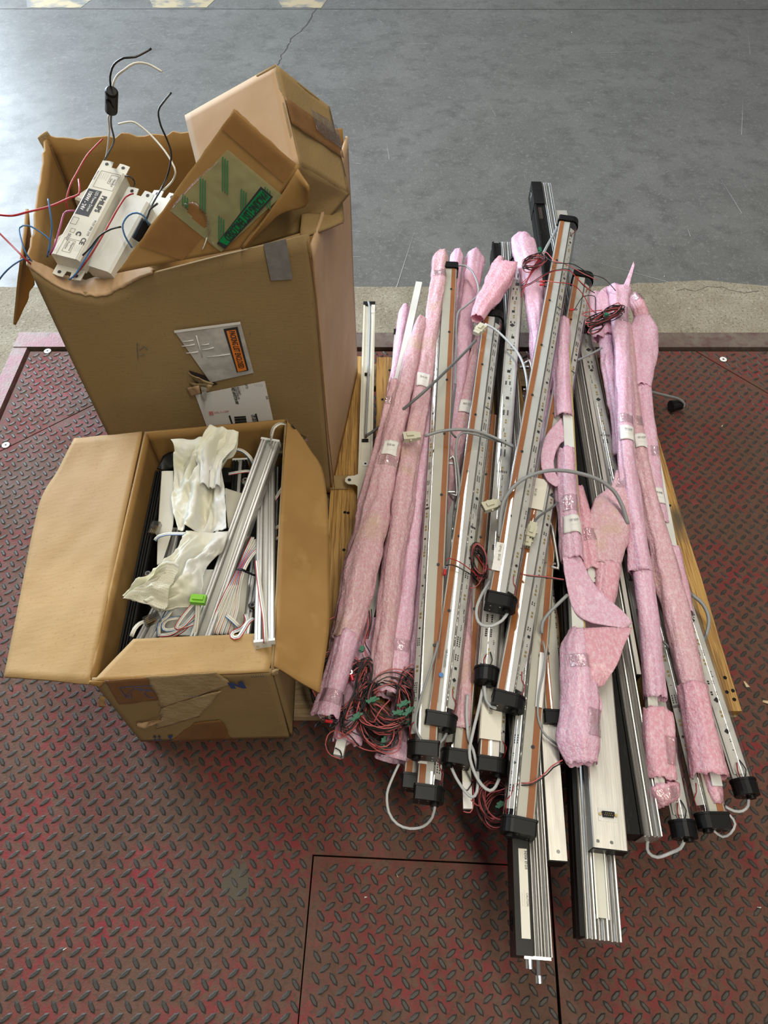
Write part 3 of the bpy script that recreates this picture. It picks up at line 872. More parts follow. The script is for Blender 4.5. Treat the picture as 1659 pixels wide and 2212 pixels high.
panel('packing_tape', bside(0.0, 1.0, .40, .66, .0045), TAPE, ic, 12, 6, .0004, .0015, 20, 3, (.002, 0, .002, 0))
panel('clear_tape', bside(.45, 1.0, .50, .74, .0062), CLEARTAPE, ic, 16, 8, .0003, .003, 40, 5, (.004, 0, .004, .006))
# open flap carrying the pouch
F0, F1, F2, F3 = P(648, 362, .915), P(506, 236, .985), P(252, 590, .775), P(518, 538, .800)
fp = panel('open_flap', [F3, F0, F1, F2], CARDIN, ic, 22, 26, .005, .004, 9, 7, (0, .003, .003, 0))
nF = (F0 - F3).cross(F2 - F3).normalized()
if nF.z < 0: nF = -nF
def onflap(px, py, l=.004):
    """photo spot on the flap's bilinear surface"""
    u, t_ = .5, .5
    S_ = lambda u, t_: F3 * (1 - u) * (1 - t_) + F0 * u * (1 - t_) + F1 * u * t_ + F2 * (1 - u) * t_
    for _ in range(25):
        q = proj(S_(u, t_)); qa = proj(S_(u + 1e-4, t_)); qb = proj(S_(u, t_ + 1e-4))
        a, b, c_, d = (qa[0] - q[0]) / 1e-4, (qb[0] - q[0]) / 1e-4, (qa[1] - q[1]) / 1e-4, (qb[1] - q[1]) / 1e-4
        ex_, ey_ = px - q[0], py - q[1]; D = a * d - b * c_
        u += max(-.3, min(.3, (d * ex_ - b * ey_) / D)); t_ += max(-.3, min(.3, (-c_ * ex_ + a * ey_) / D))
    return S_(u, t_) + nF * l
def flapgrid(c, n, m, l, wob=0.0, seed=1):
    g = []
    for j in range(m + 1):
        row = []
        for i in range(n + 1):
            u, t_ = i / n, j / m
            x = (c[0][0] * (1 - u) + c[1][0] * u) * (1 - t_) + (c[3][0] * (1 - u) + c[2][0] * u) * t_
            y = (c[0][1] * (1 - u) + c[1][1] * u) * (1 - t_) + (c[3][1] * (1 - u) + c[2][1] * u) * t_
            p = onflap(x, y, l)
            row.append(p + nF * wob * (nz(p, 30, seed) + .5 * nz(p, 75, seed)))
        g.append(row)
    return g
def flapsheet(name, c, mat, par, l, wob=0.0, n=8, m=8, hole=None):
    g = flapgrid(c, n, m, l, wob); v = [p for r in g for p in r]; f = []
    for j in range(m):
        for i in range(n):
            q = (j * (n + 1) + i, j * (n + 1) + i + 1, (j + 1) * (n + 1) + i + 1, (j + 1) * (n + 1) + i)
            if hole:
                ct = proj(sum((v[k] for k in q), Vector()) / 4)
                if inside([Vector((a, b, 0)) for a, b in hole], ct[0], ct[1]): continue
            f.append(q)
    return mk(name, v, f, mat, par, smooth=True)
flapsheet('tape_strip', [(506, 240), (640, 352), (612, 392), (478, 275)], TAPE, fp, .0050)
flapsheet('tape_strip', [(380, 418), (300, 528), (395, 560), (470, 470)], TAPE, fp, .0046)
hole = [(400, 437), (418, 434), (438, 446), (448, 470), (446, 492), (436, 492), (415, 470), (402, 452)]
pf = flapsheet('pouch_film', [(492, 320), (610, 419), (478, 541), (368, 452)], GREENFILM, fp, .0062, .0022, 44, 44, hole)
flapsheet('printed_band', [(563.6, 398.6), (590, 421), (486, 533), (469, 521)], INK, pf, .0092, 0, 4, 10)
flapsheet('printed_band_fill', [(564.6, 405), (584.5, 421), (491, 525), (473.5, 516.5)], GREENPRINT, pf, .0100, 0, 4, 10)
a_, b_ = onflap(574.5, 414, .0108), onflap(483, 518, .0108)
lettering('PACKING LIST ENCLOSED', .0200, frame_of(a_, b_ - a_, nF.cross(b_ - a_)), INK, pf, sx=(b_ - a_).length / .252, bold=.0004)
for (x, y, L) in ((482, 335, 72), (434, 378, 70), (522, 404, 62), (474, 462, 50), (573, 400, 40), (396, 415, 24)):
    for k in range(3):
        q = [onflap(x + 5 * k - 1.6, y + 4 * k, .0085), onflap(x + 5 * k + 1.6, y + 4 * k, .0085), onflap(x + 5 * k + 1.6, y + 4 * k + L, .0085), onflap(x + 5 * k - 1.6, y + 4 * k + L, .0085)]
        mk('green_stripe', q, [(0, 1, 2, 3)], GREENLINE, pf)
te = [(399, 438), (408, 434), (420, 434), (431, 440), (440, 448), (446, 462), (452, 474), (450, 484), (455, 492), (448, 505), (456, 514), (466, 524)]
g = G().tube(crom([onflap(x, y, .009 + .002 * (i % 2)) for i, (x, y) in enumerate(te)], .004), .0016, 5); g.out('torn_film_edge', CLEARTAPE, pf, smooth=True)
G().tube(crom([onflap(448, 508, .009), onflap(444, 520, .011), onflap(438, 535, .008)], .004), .0009, 5).out('torn_film_edge', PAPER, pf, smooth=True)
G().tube(crom([onflap(372, 446, .0085), onflap(400, 412, .0095), onflap(440, 372, .0095), onflap(472, 346, .009)], .006), .0011, 5).out('film_crease', CLEARTAPE, pf, smooth=True)
loft('crease_flap', [onflap(646, 366, .003), onflap(585, 450, .003), onflap(520, 534, .003)], [P(668, 402, .905), P(664, 442, .868), P(600, 462, .850), P(530, 530, .800)], CARDIN, ic, 16, 8, .004, .0012, 24, 5)

# ================================================================== power drivers inside the tall carton
def driver(label, p0, p1, wd, ht, case, flange=3, roll=0.0, name='power_driver', group='white power drivers in the tall carton'):
    """case from p0 (far end) to p1 (near end); x along, y to the picture's right"""
    m = bar_frame(p0, p1, roll); L = (p1 - p0).length
    t = thing(name, label, 'power driver', group, m)
    c = .004
    prof = [(-wd / 2, -ht / 2), (wd / 2, -ht / 2), (wd / 2, ht / 2 - c), (wd / 2 - c, ht / 2), (-wd / 2 + c, ht / 2), (-wd / 2, ht / 2 - c)]
    G().prism(prof, 0, L).out('case', case, t, True)
    if flange:
        for x0, x1 in ((-.022, 0.0), (L, L + .022)):
            if not flange & (1 if x0 < 0 else 2): continue
            xm = x1 if x0 < 0 else x0
            s = -1 if x0 < 0 else 1
            zt = ht / 2 - .004 if s < 0 else -ht / 2 + .006
            pr = [(0, -wd / 2), (0, wd / 2), (s * .020, wd / 2), (s * .022, wd * .26), (s * .022, wd * .12), (s * .009, wd * .09), (s * .009, -wd * .09), (s * .022, -wd * .12), (s * .022, -wd * .3), (s * .020, -wd / 2)]
            v = [Vector((xm + a, b, zt)) for a, b in pr] + [Vector((xm + a, b, zt - .0014)) for a, b in pr]
            n = len(pr)
            fl_ = mk('mounting_flange', v, [tuple(range(n)), tuple(range(2 * n - 1, n - 1, -1))] + [(i, n + i, n + (i + 1) % n, (i + 1) % n) for i in range(n)], case, t, True)
            for sy in (-1, 1):
                G().cyl((xm + s * .014, sy * wd * .30, zt), (xm + s * .014, sy * wd * .30, zt + .0006), .0032, 12).out('screw_hole', INK, fl_, True)
    return t, m, L, wd, ht
def face(m, x, y, ht, l=.0005): return m @ Vector((x, y, ht / 2 + l))

A0 = (P(241, 365, .815) + Vector((0, 0, -.016))); A1 = (P(141, 551, .765) + Vector((0, 0, -.016)))
d1, m, L, wd, ht = driver('white power driver with black and white printed face, topmost in the tall carton', A0, A1, .052, .034, DRIVERWHITE, 3, -.10)
fm = Matrix.Translation((0, 0, ht / 2 + .0006))
def dtext(body, x, y, s, mat=INKGREY, rot=0.0, sx=1.0, bold=0.0):
    return lettering(body, s, fm @ Matrix.Translation((x, y, 0)) @ Matrix.Rotation(rot, 4, 'Z'), mat, d1, local=True, sx=sx, bold=bold)
G().box(.050, .108, -.021, .004, ht / 2, ht / 2 + .0004).out('printed_block', INK, d1, True)
dtext('LED Power Driver', .0525, -.0025, .0078, PAPER, sx=.78)
dtext('100W - 24V', .0545, -.0140, .0100, PAPER, sx=.86, bold=.0002)
dtext('PHILIPS', .058, .0125, .0125, INK, sx=.92, bold=.0004)
dtext('9137 006 210', .112, .0185, .0062)
dtext('SELV', .150, -.0115, .0075)
dtext('CE', .152, .0160, .0125, INK, bold=.0002)
dtext('C', .142, .0025, .0120, INK, bold=.0006)
dtext('Neutral', .018, .0150, .0055); dtext('Line', .018, .0090, .0055)
dtext('Negative', .166, .0020, .0052); dtext('Positive', .166, -.0060, .0052)
dtext('Made in China', .008, -.0205, .0036)
def frame_print(x0, x1, y0, y1, t_=.00035):
    z0 = ht / 2
    g = G()
    for a in ((x0, x1, y0, y0 + t_), (x0, x1, y1 - t_, y1), (x0, x0 + t_, y0, y1), (x1 - t_, x1, y0, y1)):
        g.box(a[0], a[1], a[2], a[3], z0, z0 + .0004)
    g.out('printed_frame', INKGREY, d1, True)
frame_print(.006, .044, -.016, .021); frame_print(.010, .030, .005, .019); frame_print(.160, .200, -.016, .020); frame_print(.163, .188, -.010, .005)
frame_print(.115, .130, -.021, -.010); frame_print(.139, .147, -.014, -.006)
for k in range(4):
    dtext('- - - - - -', .010, -.012 + .004 * k, .0042); dtext('- - - - -', .170, .009 + .0032 * k, .0040)

B0 = P(296, 425, .790) + Vector((0, 0, -.015)); B1 = P(212, 576, .738) + Vector((0, 0, -.015))
d2 = driver('plain white power driver lying beside the printed one, red wire along it', B0, B1, .054, .034, WHITEMETAL, 1, -.05)[0]
C0 = P(350, 425, .775) + Vector((0, 0, -.020)); C1 = P(262, 570, .722) + Vector((0, 0, -.020))
d3 = driver('white power driver half hidden under the leaning flap', C0, C1, .058, .036, DRIVERWHITE, 1, .1)[0]
D0 = P(262, 400, .770) + Vector((0, 0, -.022)); D1 = P(200, 530, .72) + Vector((0, 0, -.022))
d0 = driver('rusty galvanised power driver wedged between two white ones', D0, D1, .040, .034, GALV, False, .1)[0]
# loose packing below the drivers so that they rest on something
lowbars = [((190, 430, .70), (360, 500, .69)), ((120, 540, .68), (260, 600, .67))]
for i, (a, b) in enumerate(lowbars):
    driver('dull white power driver at the bottom layer, %s' % ('towards the far wall of the tall carton', 'against the near wall of the tall carton')[i], P(*a), P(*b), .06, .038, DRIVERWHITE, False)
fold = thing('folded_cardboard', 'crumpled brown cardboard filler below the drivers in the tall carton', 'cardboard', mw=Vector((-.36, 1.2, .6)))
panel('filler_sheet', [Vector((-.575, 1.03, .625)), Vector((-.16, 1.03, .66)), Vector((-.12, 1.38, .67)), Vector((-.62, 1.36, .64))], CARDIN, fold, 24, 20, .004, .016, 9, 3)

# ---- wires that stand up out of the tall carton
def wires(name, label, items, cat='wire', group=None):
    t = thing(name, label, cat, group, items[0][1][0].copy())
    for it in items:
        wire(it[0], it[1], it[2], it[3], t, 7, .006)
    return t
fer = wires('ferrite_lead', 'black and white lead with a black ferrite sleeve standing out of the tall carton',
            [('black_core', PP([(222, 352, .79), (232, 335, .82), (246, 305, .87), (240, 270, .91), (240, 240, .94), (239, 190, .985), (238, 165, 1.005), (246, 140, 1.02), (268, 125, 1.03), (292, 123, 1.03), (327, 105, 1.035)]), .0016, WBLACK),
             ('white_core', PP([(226, 352, .79), (232, 325, .82), (236, 285, .87), (234, 255, .91), (238, 240, .94), (243, 190, .985), (252, 165, 1.0), (270, 150, 1.01), (290, 137, 1.015), (318, 138, 1.012), (350, 155, 1.005)]), .0016, WWHITE)], 'cable')
g = G()
a, b = P(240, 240, .945), P(241, 196, .985)
ax = (b - a).normalized()
prof = [(0.006, 0), (.0085, .002), (.0098, .004), (.0098, 1)]
g.cyl(a, a + ax * .003, .0075, 18, .0098).cyl(a + ax * .003, b - ax * .003, .0098, 18).cyl(b - ax * .003, b, .0098, 18, .0075)
fc = g.out('ferrite_sleeve', BLACK, fer, smooth=False)
g = G().box(-.003, .003, -.013, .013, .006, .0115, frame_of(a.lerp(b, .5), Vector((1, 0, 0)), ax)).out('sleeve_latch', BLACK, fc)
wires('white_lead', 'single white wire arching over the drivers towards the far wall', [('core', PP([(256, 268, .86), (285, 263, .865), (305, 274, .86), (330, 296, .85), (355, 325, .84), (372, 352, .83), (379, 372, .82), (372, 392, .80), (352, 412, .785)]), .0017, WWHITE)])
wires('black_lead', 'single black wire rising past the white arching one', [('core', PP([(370, 200, .94), (352, 222, .93), (342, 240, .92), (347, 270, .90), (362, 305, .87), (370, 335, .85), (362, 378, .82), (350, 405, .79), (330, 440, .785), (318, 470, .78)]), .0016, WBLACK)])
wires('red_lead', 'thin red wire curling up behind the printed driver', [('core', PP([(222, 300, .85), (200, 322, .84), (185, 340, .835), (165, 375, .82), (152, 400, .81), (143, 435, .79), (147, 455, .77)]), .0014, WRED)])
wires('red_lead', 'red wire running out over the left wall of the tall carton', [('core', PP([(170, 388, .82), (172, 405, .82), (170, 420, .815), (150, 428, .815), (110, 445, .815), (60, 458, .82), (25, 466, .83), (-15, 462, .83)]), .0018, WRED)])
wires('red_lead', 'short dark red wire sticking out at the near left corner of the tall carton', [('core', PP([(-15, 490, .80), (20, 525, .79), (50, 555, .785), (66, 570, .77)]), .0015, WRED)])
wires('blue_lead', 'blue wire looping out beside the printed driver', [('core', PP([(105, 545, .76), (108, 520, .78), (85, 500, .79), (60, 487, .80), (42, 492, .80), (45, 515, .795), (55, 545, .785), (72, 570, .76)]), .0014, WBLUE)])
wires('blue_lead', 'upright blue wire with bare end near the left wall', [('core', PP([(104, 430, .83), (108, 455, .82), (112, 490, .80), (108, 525, .775), (102, 555, .75)]), .0014, WBLUE)])
wires('blue_lead', 'blue wire drooping outside the tall carton', [('core', PP([(-12, 620, .70), (5, 595, .73), (25, 575, .755), (50, 560, .78), (62, 562, .77)]), .0015, WBLUE)])
wires('magenta_lead', 'magenta wire bent over the printed driver edge', [('core', PP([(162, 455, .80), (148, 456, .80), (138, 462, .795), (130, 490, .785), (118, 530, .765), (108, 550, .75)]), .0015, WPURPLE)])
wires('magenta_lead', 'magenta wire curving along the white driver case', [('core', PP([(288, 418, .81), (272, 425, .805), (255, 450, .80), (238, 480, .785), (215, 520, .77), (190, 560, .755), (158, 600, .735)]), .0015, WRED)])
wires('black_lead', 'black wire with blue one lying across the two white drivers', [('core', PP([(262, 490, .80), (240, 495, .80), (215, 510, .79), (195, 535, .775), (175, 555, .76)]), .0015, WBLACK), ('blue_core', PP([(215, 510, .785), (190, 550, .765), (165, 590, .745), (150, 604, .735)]), .0015, WBLUE)])
wires('blue_lead', 'blue hoop of wire above the black sleeved lead', [('core', PP([(322, 487, .795), (312, 468, .81), (296, 460, .815), (278, 465, .81), (265, 485, .80), (270, 510, .785), (285, 535, .765)]), .0015, WBLUE)])
wires('black_lead', 'black hoop of wire at the far end of the rusty driver', [('core', PP([(266, 385, .80), (272, 380, .81), (284, 383, .81), (291, 395, .80), (288, 405, .785)]), .0014, WBLACK)])
t = thing('sleeved_lead', 'black wrapped lead lying against the leaning flap', 'cable', mw=P(302, 500, .78))
G().cyl(P(316, 478, .79), P(296, 518, .765), .0095, 12).out('black_sleeve', BLACK, t)
wire('core', PP([(316, 478, .79), (322, 455, .80), (340, 440, .79)]), .0018, WBLACK, t)

# ================================================================== small carton
sb = thing('open_carton', 'low brown carton with spread flaps, filled with light bars and ribbon cables', 'carton', 'open cartons on the pallet', mw=Vector((-.32, .69, zb)))
fL, fR = Vector((-.452, .411, 0)), Vector((-.172, .417, 0))
rL, rR = Vector((-.472, .924, 0)), Vector((-.190, .942, 0))
ZT = .445
panel('front_wall', [atz(fL, zb + .002, -.010), atz(fR, zb + .002, -.008), atz(fR, ZT + .022), atz(fL, ZT)], CARD, sb, 26, 18, .005, .0012, 7, 11)
panel('right_wall', [atz(fR, zb + .002, -.002, .005), atz(rR, zb + .002), atz(rR, ZT + .02), atz(fR, ZT + .022, .004, .005)], CARD, sb, 20, 14, .005, .004, 7, 12)
panel('back_wall', [atz(rR, zb + .002), atz(rL, zb + .002), atz(rL, ZT + .002), atz(rR, ZT + .02)], CARDIN, sb, 20, 14, .005, .003, 7, 13)
panel('left_wall', [atz(rL, zb + .002, .006), atz(fL, zb + .002, .0, .005), atz(fL, ZT, -.004, .006), atz(rL, ZT + .002)], CARDIN, sb, 20, 14, .005, .003, 7, 14)
G().add([atz(fL, zb + .004, .01, .01), atz(fR, zb + .004, -.01, .01), atz(rR, zb + .004, -.01, -.01), atz(rL, zb + .004, .01, -.01)], [(0, 1, 2, 3)]).out('bottom_panel', CARDIN, sb)
A = PP([(306, 934, ZT), (285, 1030, ZT), (262, 1140, ZT), (230, 1300, ZT), (192, 1474, ZT)])
B = PP([(160, 944, .405), (122, 1020, .385), (84, 1090, .375), (48, 1260, .375), (8, 1462, .385)])
loft('side_flap', A, B, CARDFLAP, sb, 34, 18, .005, .006, 9, 3.0)
A = PP([(620, 910, ZT + .02), (612, 1000, ZT + .02), (604, 1150, ZT + .02), (598, 1300, ZT + .02), (590, 1442, ZT + .022)])
B = PP([(622, 912, ZT + .02), (668, 972, .445), (702, 1050, .43), (710, 1320, .43), (688, 1500, .43)])
loft('side_flap', A, B, CARDIN, sb, 34, 14, .005, .005, 10, 8.0)
panel('front_flap', [atz(fL, ZT + .001, .004), atz(fR, ZT + .023, -.004), P(602, 1366, .462), P(288, 1380, .448)], CARDFLAP, sb, 24, 12, .005, .004, 12, 9)
panel('torn_corner', [P(196, 1470, ZT), P(228, 1468, ZT), P(216, 1480, ZT - .012), P(202, 1475, ZT - .006)], CARDIN, sb, 8, 6, .004, .006, 40, 2, (.004, .004, .006, .004))
panel('torn_corner', [P(586, 1448, ZT + .02), P(602, 1440, ZT + .022), P(600, 1452, ZT + .005), P(588, 1458, ZT)], CARDTORN, sb, 6, 5, .004, .004, 40, 5, (.003, .003, .004, .003))
panel('torn_strip', [P(215, 1500, .36), P(228, 1505, .36), P(230, 1528, .33), P(214, 1526, .33)], CARDFLAP, sb, 5, 5, .001, .004, 60, 5, (.002, .003, .006, .003))
def sfront(px, py, l=.0015): return PY(px, py, .411 + .006 * max(0, min(1, (px - 230) / 380)) - .0012 - l)
def sfpatch(name, c4, mat, l=.002, n=6, torn=(0, 0, 0, 0), wob=.0005):
    return panel(name, [sfront(*q, l) for q in c4], mat, sb, n, n, .0005, wob, 30, 3, torn)
sfpatch('packing_tape', [(368, 1602), (500, 1597), (478, 1555), (420, 1562)], TAPE, .0014, 10, (0, .004, .003, .004))
sfpatch('packing_tape', [(226, 1470), (318, 1464), (340, 1512), (258, 1522)], TAPE, .0014, 10, (.002, .004, .004, .003))
sfpatch('torn_liner', [(316, 1462), (470, 1452), (500, 1478), (350, 1530)], CARDTORN, .0011, 16, (.003, .006, .006, .006))
sfpatch('torn_liner', [(350, 1522), (480, 1492), (430, 1548), (340, 1575)], CARDTORN, .0008, 12, (.006, .006, .006, .006))
panel('peeled_paper', [sfront(296, 1568, .004), sfront(330, 1555, .004), sfront(352, 1556, .018), sfront(312, 1574, .016)], CARDPALELIT, sb, 8, 8, .0008, .010, 40, 6, (.004, .004, .004, .004))
def sfstroke(name, pts, r, mat): return G().tube([sfront(x, y, .0022) for x, y in pts], r, 4).out(name, mat, sb)
def sftext(body, px, py, s, mat, sx=1.0, bold=0, rot=0.0):
    return lettering(body, s, frame_of(sfront(px, py, .0026), Vector((1, 0, .07)), Vector((0, 0, 1))) @ Matrix.Rotation(rot, 4, 'Z'), mat, sb, sx=sx, bold=bold)
sftext('N', 496, 1482, .030, INKBLUE, 1.05, .0022)
sftext('®', 520, 1474, .008, INKBLUE)
sfstroke('printed_line', [(258, 1485), (328, 1481)], .0006, INKBLUE)
sfstroke('printed_line', [(258, 1485), (270, 1502), (290, 1488), (310, 1488)], .0006, INKBLUE)
sfstroke('printed_line', [(268, 1500), (272, 1507), (285, 1507), (284, 1498), (276, 1504), (268, 1500)], .0006, INKBLUE)
sfstroke('printed_line', [(334, 1506), (322, 1507), (312, 1498), (318, 1492), (334, 1493)], .0006, INKBLUE)
sfstroke('printed_line', [(300, 1491), (325, 1490)], .0008, INKBLUE)
for k in range(7): sfstroke('printed_mark', [(398 + 5 * k, 1504 + random.uniform(-1, 1)), (400 + 5 * k, 1503 + random.uniform(-1, 2))], .0010, INKGREY)
for x in (335, 345):
    sfstroke('printed_arrow', [(x, 1598), (x - 1, 1590), (x - 4, 1593), (x - 1, 1589), (x + 2, 1593)], .0008, INKBLUE)
sfstroke('printed_arrow', [(331, 1599), (350, 1598)], .0007, INKBLUE)
poly_sheet('printed_goblet', [sfront(362, 1590, .004), sfront(374, 1589, .004), sfront(371, 1594, .004), sfront(369, 1595, .004), sfront(369, 1598, .004), sfront(374, 1599, .004), sfront(363, 1599.5, .004), sfront(367.5, 1598, .004), sfront(367, 1595, .004), sfront(364, 1594, .004)], INKBLUE, sb, .0003)
for k in range(6): sfstroke('printed_mark', [(545 + 5 * k, 1460 - .3 * k), (545 + 5 * k, 1463 - .3 * k)], .0007, INKGREY)

# ---- contents of the small carton: aluminium light bars
def led_bar(label, a, b, wd=.030, ht=.022, ends=True, dark=False):
    m = bar_frame(a, b); L = (b - a).length
    t = thing('aluminium_light_bar', label, 'light bar', 'light bars in the low carton', m)
    h, q = ht / 2, wd / 2
    prof = [(-q, -h), (q, -h), (q, h * .75), (q - .002, h), (q - .005, h), (q - .005, h * .6), (q - .0075, h * .6), (q - .0075, h), (q - .010, h), (q - .011, h * .25),
            (-q + .011, h * .25), (-q + .010, h), (-q + .0075, h), (-q + .0075, h * .6), (-q + .005, h * .6), (-q + .005, h), (-q + .002, h), (-q, h * .75)]
    G().prism(prof, 0, L).out('extrusion', BLACKMATT if dark else ALUSATIN, t, True)
    k = 8; r = q - .0112
    lens = [(r * math.cos(math.pi * i / k), h * .25 + .0005 + r * .55 * math.sin(math.pi * i / k)) for i in range(k + 1)]
    G().prism(lens, .001, L - .001).out('lens_strip', M('frosted_lens', (0.60, 0.60, 0.56), .22, transl=.2), t, True, True)
    if ends:
        for x0 in (-.004, L - .0005):
            e = G().box(x0, x0 + .0045, -q - .0004, q + .0004, -h - .0004, h + .0004).out('end_cap', WHITEMETAL, t, True)
            for sy in (-1, 1):
                s = -1 if x0 < 0 else 1
                xf = x0 if s < 0 else x0 + .0045
                G().cyl((xf, sy * (q - .004), 0), (xf + s * .0008, sy * (q - .004), 0), .0024, 10).out('screw', CHROME, e, True)
    return t
lb1 = led_bar('long ribbed aluminium light bar lying aslant over the low carton', P(585, 958, .455), P(428, 1400, .412), .036)
lb2 = led_bar('aluminium light bar whose end sticks out over the near flap', P(576, 1000, .395), P(573, 1390, .468), .032)
led_bar('aluminium light bar showing below the twisted white cloth', P(376, 1150, .375), P(345, 1285, .37), .026)
led_bar('short piece of aluminium light bar in the near left corner of the low carton', P(352, 1318, .385), P(300, 1420, .37), .034)
led_bar('black light bar with a bright edge along the left wall of the low carton', P(350, 1026, .375), P(268, 1440, .375), .022, .03, False, True)
led_bar('dark light bar deep below the slanting bar', P(520, 1000, .355), P(512, 1120, .35), .030, .022, True, True)
led_bar('light bar at the bottom near the right wall of the low carton', P(600, 1010, .365), P(592, 1370, .36), .026, .02, False, True)
led_bar('white sided light bar behind the ribbon cable tie', P(560, 1190, .37), P(528, 1385, .37), .02)
t = thing('black_tray', 'black plastic tray at the bottom of the low carton', 'tray', mw=Vector((-.32, .69, .3)))
G().box(-.446, -.196, .45, .905, .315, .330).out('tray_floor', BLACKMATT, t)
G().box(-.455, -.200, .870, .908, .331, .355).out('tray_rim', BLACKMATT, t)
t = thing('black_pad', 'black rounded pad at the far left corner of the low carton', 'pad', mw=P(362, 990, .38))
loft('pad', PP([(342, 1012, .385), (352, 985, .39), (372, 976, .395)]), PP([(352, 1020, .375), (368, 1014, .38), (385, 1008, .38)]), BLACK, t, 12, 6, .006, .002)
for px, py, z in ((530, 1038, .385), (320, 1240, .392), (546, 1308, .388)):
    t = thing('bolt_head', ('round bolt head on the dark bar near the far wall', 'round bolt head on the black bar beside the white cloth', 'round bolt head below the outstretched bar')[(530, 320, 546).index(px)], 'bolt', 'bolts in the low carton', mw=P(px, py, z))
    c = P(px, py, z)
    G().cyl(c - Vector((0, 0, .006)), c, .0080, 16).cyl(c, c + Vector((0, 0, .003)), .0080, 16, .005).out('dome', CHROME, t)
    G().cyl(c + Vector((0, 0, .003)), c + Vector((0, 0, .0034)), .003, 6).out('socket', INK, t)

# white cloths
def Z5(lst, ox=260, oy=900, s=4.1475): return [P(ox + a / s, oy + b / s, z) for a, b, z in lst]
def dimples(g, parent, every=2, r=.0012):
    gg = G(); R, C = len(g), len(g[0])
    for i in range(1, R - 1, every):
        for j in range(1, C - 1, every):
            p = g[i][j]; a = g[i + 1][j] - p; b = g[i][j + 1] - p
            n = b.cross(a).normalized()
            if n.z < 0: n = -n
            a = a.normalized() * r * 1.5; b = b.normalized() * r
            q = p + n * .0005
            gg.add([q - a - b, q + a - b, q + a + b, q - a + b], [(0, 1, 2, 3)])
    tag(gg.out('dimples', DIMPLE, parent), kind='stuff')
def cloth(name, label, A, B, n, m, wob, sc_, seed, mat=CLOTH, cat='cloth', folds=0.0):
    t = thing(name, label, cat, 'white dimpled cloths in the low carton', A[0].copy())
    g = loftgrid(A, B, n, m, wob, sc_, seed)
    if folds:
        for i in range(n + 1):
            for j in range(m + 1):
                u = j / m
                e = folds * (math.sin(u * 9 + .04 * i + seed) * .6 + math.sin(u * 17 + .10 * i) * .3 + 1.5 * (.3 - abs(nz((u * 3.2 + i * .015, i * .035, seed), 1.3, seed))) + .5 * (.3 - abs(nz((u * 7, i * .09, seed), 1.1, seed + 4)))) * min(1, max(.25, 5 * i / n))
                g[i][j] = g[i][j] + Vector((0, 0, e))
    v, f = solid(g, .0016)
    mk('sheet', v, f, mat, t, smooth=True)
    dimples(g, t, 2, .0009)
    return t
cloth('dimpled_cloth', 'upper half of the crumpled white dimpled cloth standing up from the low carton',
      Z5([(455, 215, .50), (490, 285, .495), (478, 480, .46), (452, 690, .45), (480, 860, .45), (520, 1035, .45)]),
      Z5([(1055, 140, .505), (1030, 290, .495), (925, 475, .47), (940, 700, .46), (960, 900, .46), (968, 1035, .455)]), 96, 64, .008, 14, 2.0, folds=.020)
cloth('dimpled_cloth', 'folded over corner of white cloth catching yellow light at the far end',
      Z5([(800, 85, .512), (655, 290, .505), (700, 420, .49), (715, 620, .475)]), Z5([(1055, 138, .512), (1032, 290, .505), (925, 470, .492), (905, 640, .478)]), 50, 30, .007, 22, 4.0, folds=.012)
cloth('dimpled_cloth', 'lower half of the crumpled white dimpled cloth fanned out over the bars',
      Z5([(590, 1032, .46), (560, 1120, .462), (420, 1300, .462), (300, 1430, .46), (110, 1540, .455), (15, 1610, .45)]),
      Z5([(970, 1042, .455), (900, 1195, .455), (770, 1340, .45), (700, 1620, .44), (480, 1715, .435), (395, 1742, .435)]), 90, 64, .008, 13, 6.0, folds=.018)
cloth('dimpled_cloth', 'pale flap of the fanned cloth folded back towards the bars', Z5([(300, 1425, .478), (420, 1300, .480), (520, 1330, .475)]), Z5([(20, 1620, .458), (250, 1680, .455), (400, 1735, .45)]), 34, 38, .006, 20, 8.0, folds=.008)
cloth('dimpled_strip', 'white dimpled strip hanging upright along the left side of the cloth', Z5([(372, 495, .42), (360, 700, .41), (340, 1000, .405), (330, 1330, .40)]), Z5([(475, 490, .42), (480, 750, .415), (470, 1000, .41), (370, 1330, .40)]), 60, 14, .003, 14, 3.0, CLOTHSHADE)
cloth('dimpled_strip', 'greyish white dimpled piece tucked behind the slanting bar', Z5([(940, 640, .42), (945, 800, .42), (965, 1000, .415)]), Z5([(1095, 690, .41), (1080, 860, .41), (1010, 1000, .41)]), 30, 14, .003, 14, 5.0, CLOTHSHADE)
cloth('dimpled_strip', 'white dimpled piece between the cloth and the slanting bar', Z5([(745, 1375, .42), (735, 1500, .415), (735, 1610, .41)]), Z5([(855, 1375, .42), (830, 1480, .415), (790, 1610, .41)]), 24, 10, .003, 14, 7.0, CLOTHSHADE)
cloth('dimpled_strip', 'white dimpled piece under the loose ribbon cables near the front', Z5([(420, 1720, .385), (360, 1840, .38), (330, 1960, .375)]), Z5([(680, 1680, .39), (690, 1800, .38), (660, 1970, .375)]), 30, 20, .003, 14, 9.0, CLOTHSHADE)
cloth('dimpled_strip', 'white dimpled strip right of the ribbon bundle', Z5([(1075, 1420, .40), (1060, 1700, .39), (960, 1920, .38)]), Z5([(1150, 1400, .40), (1120, 1700, .39), (1090, 1920, .38)]), 36, 8, .003, 14, 1.0, CLOTHSHADE)

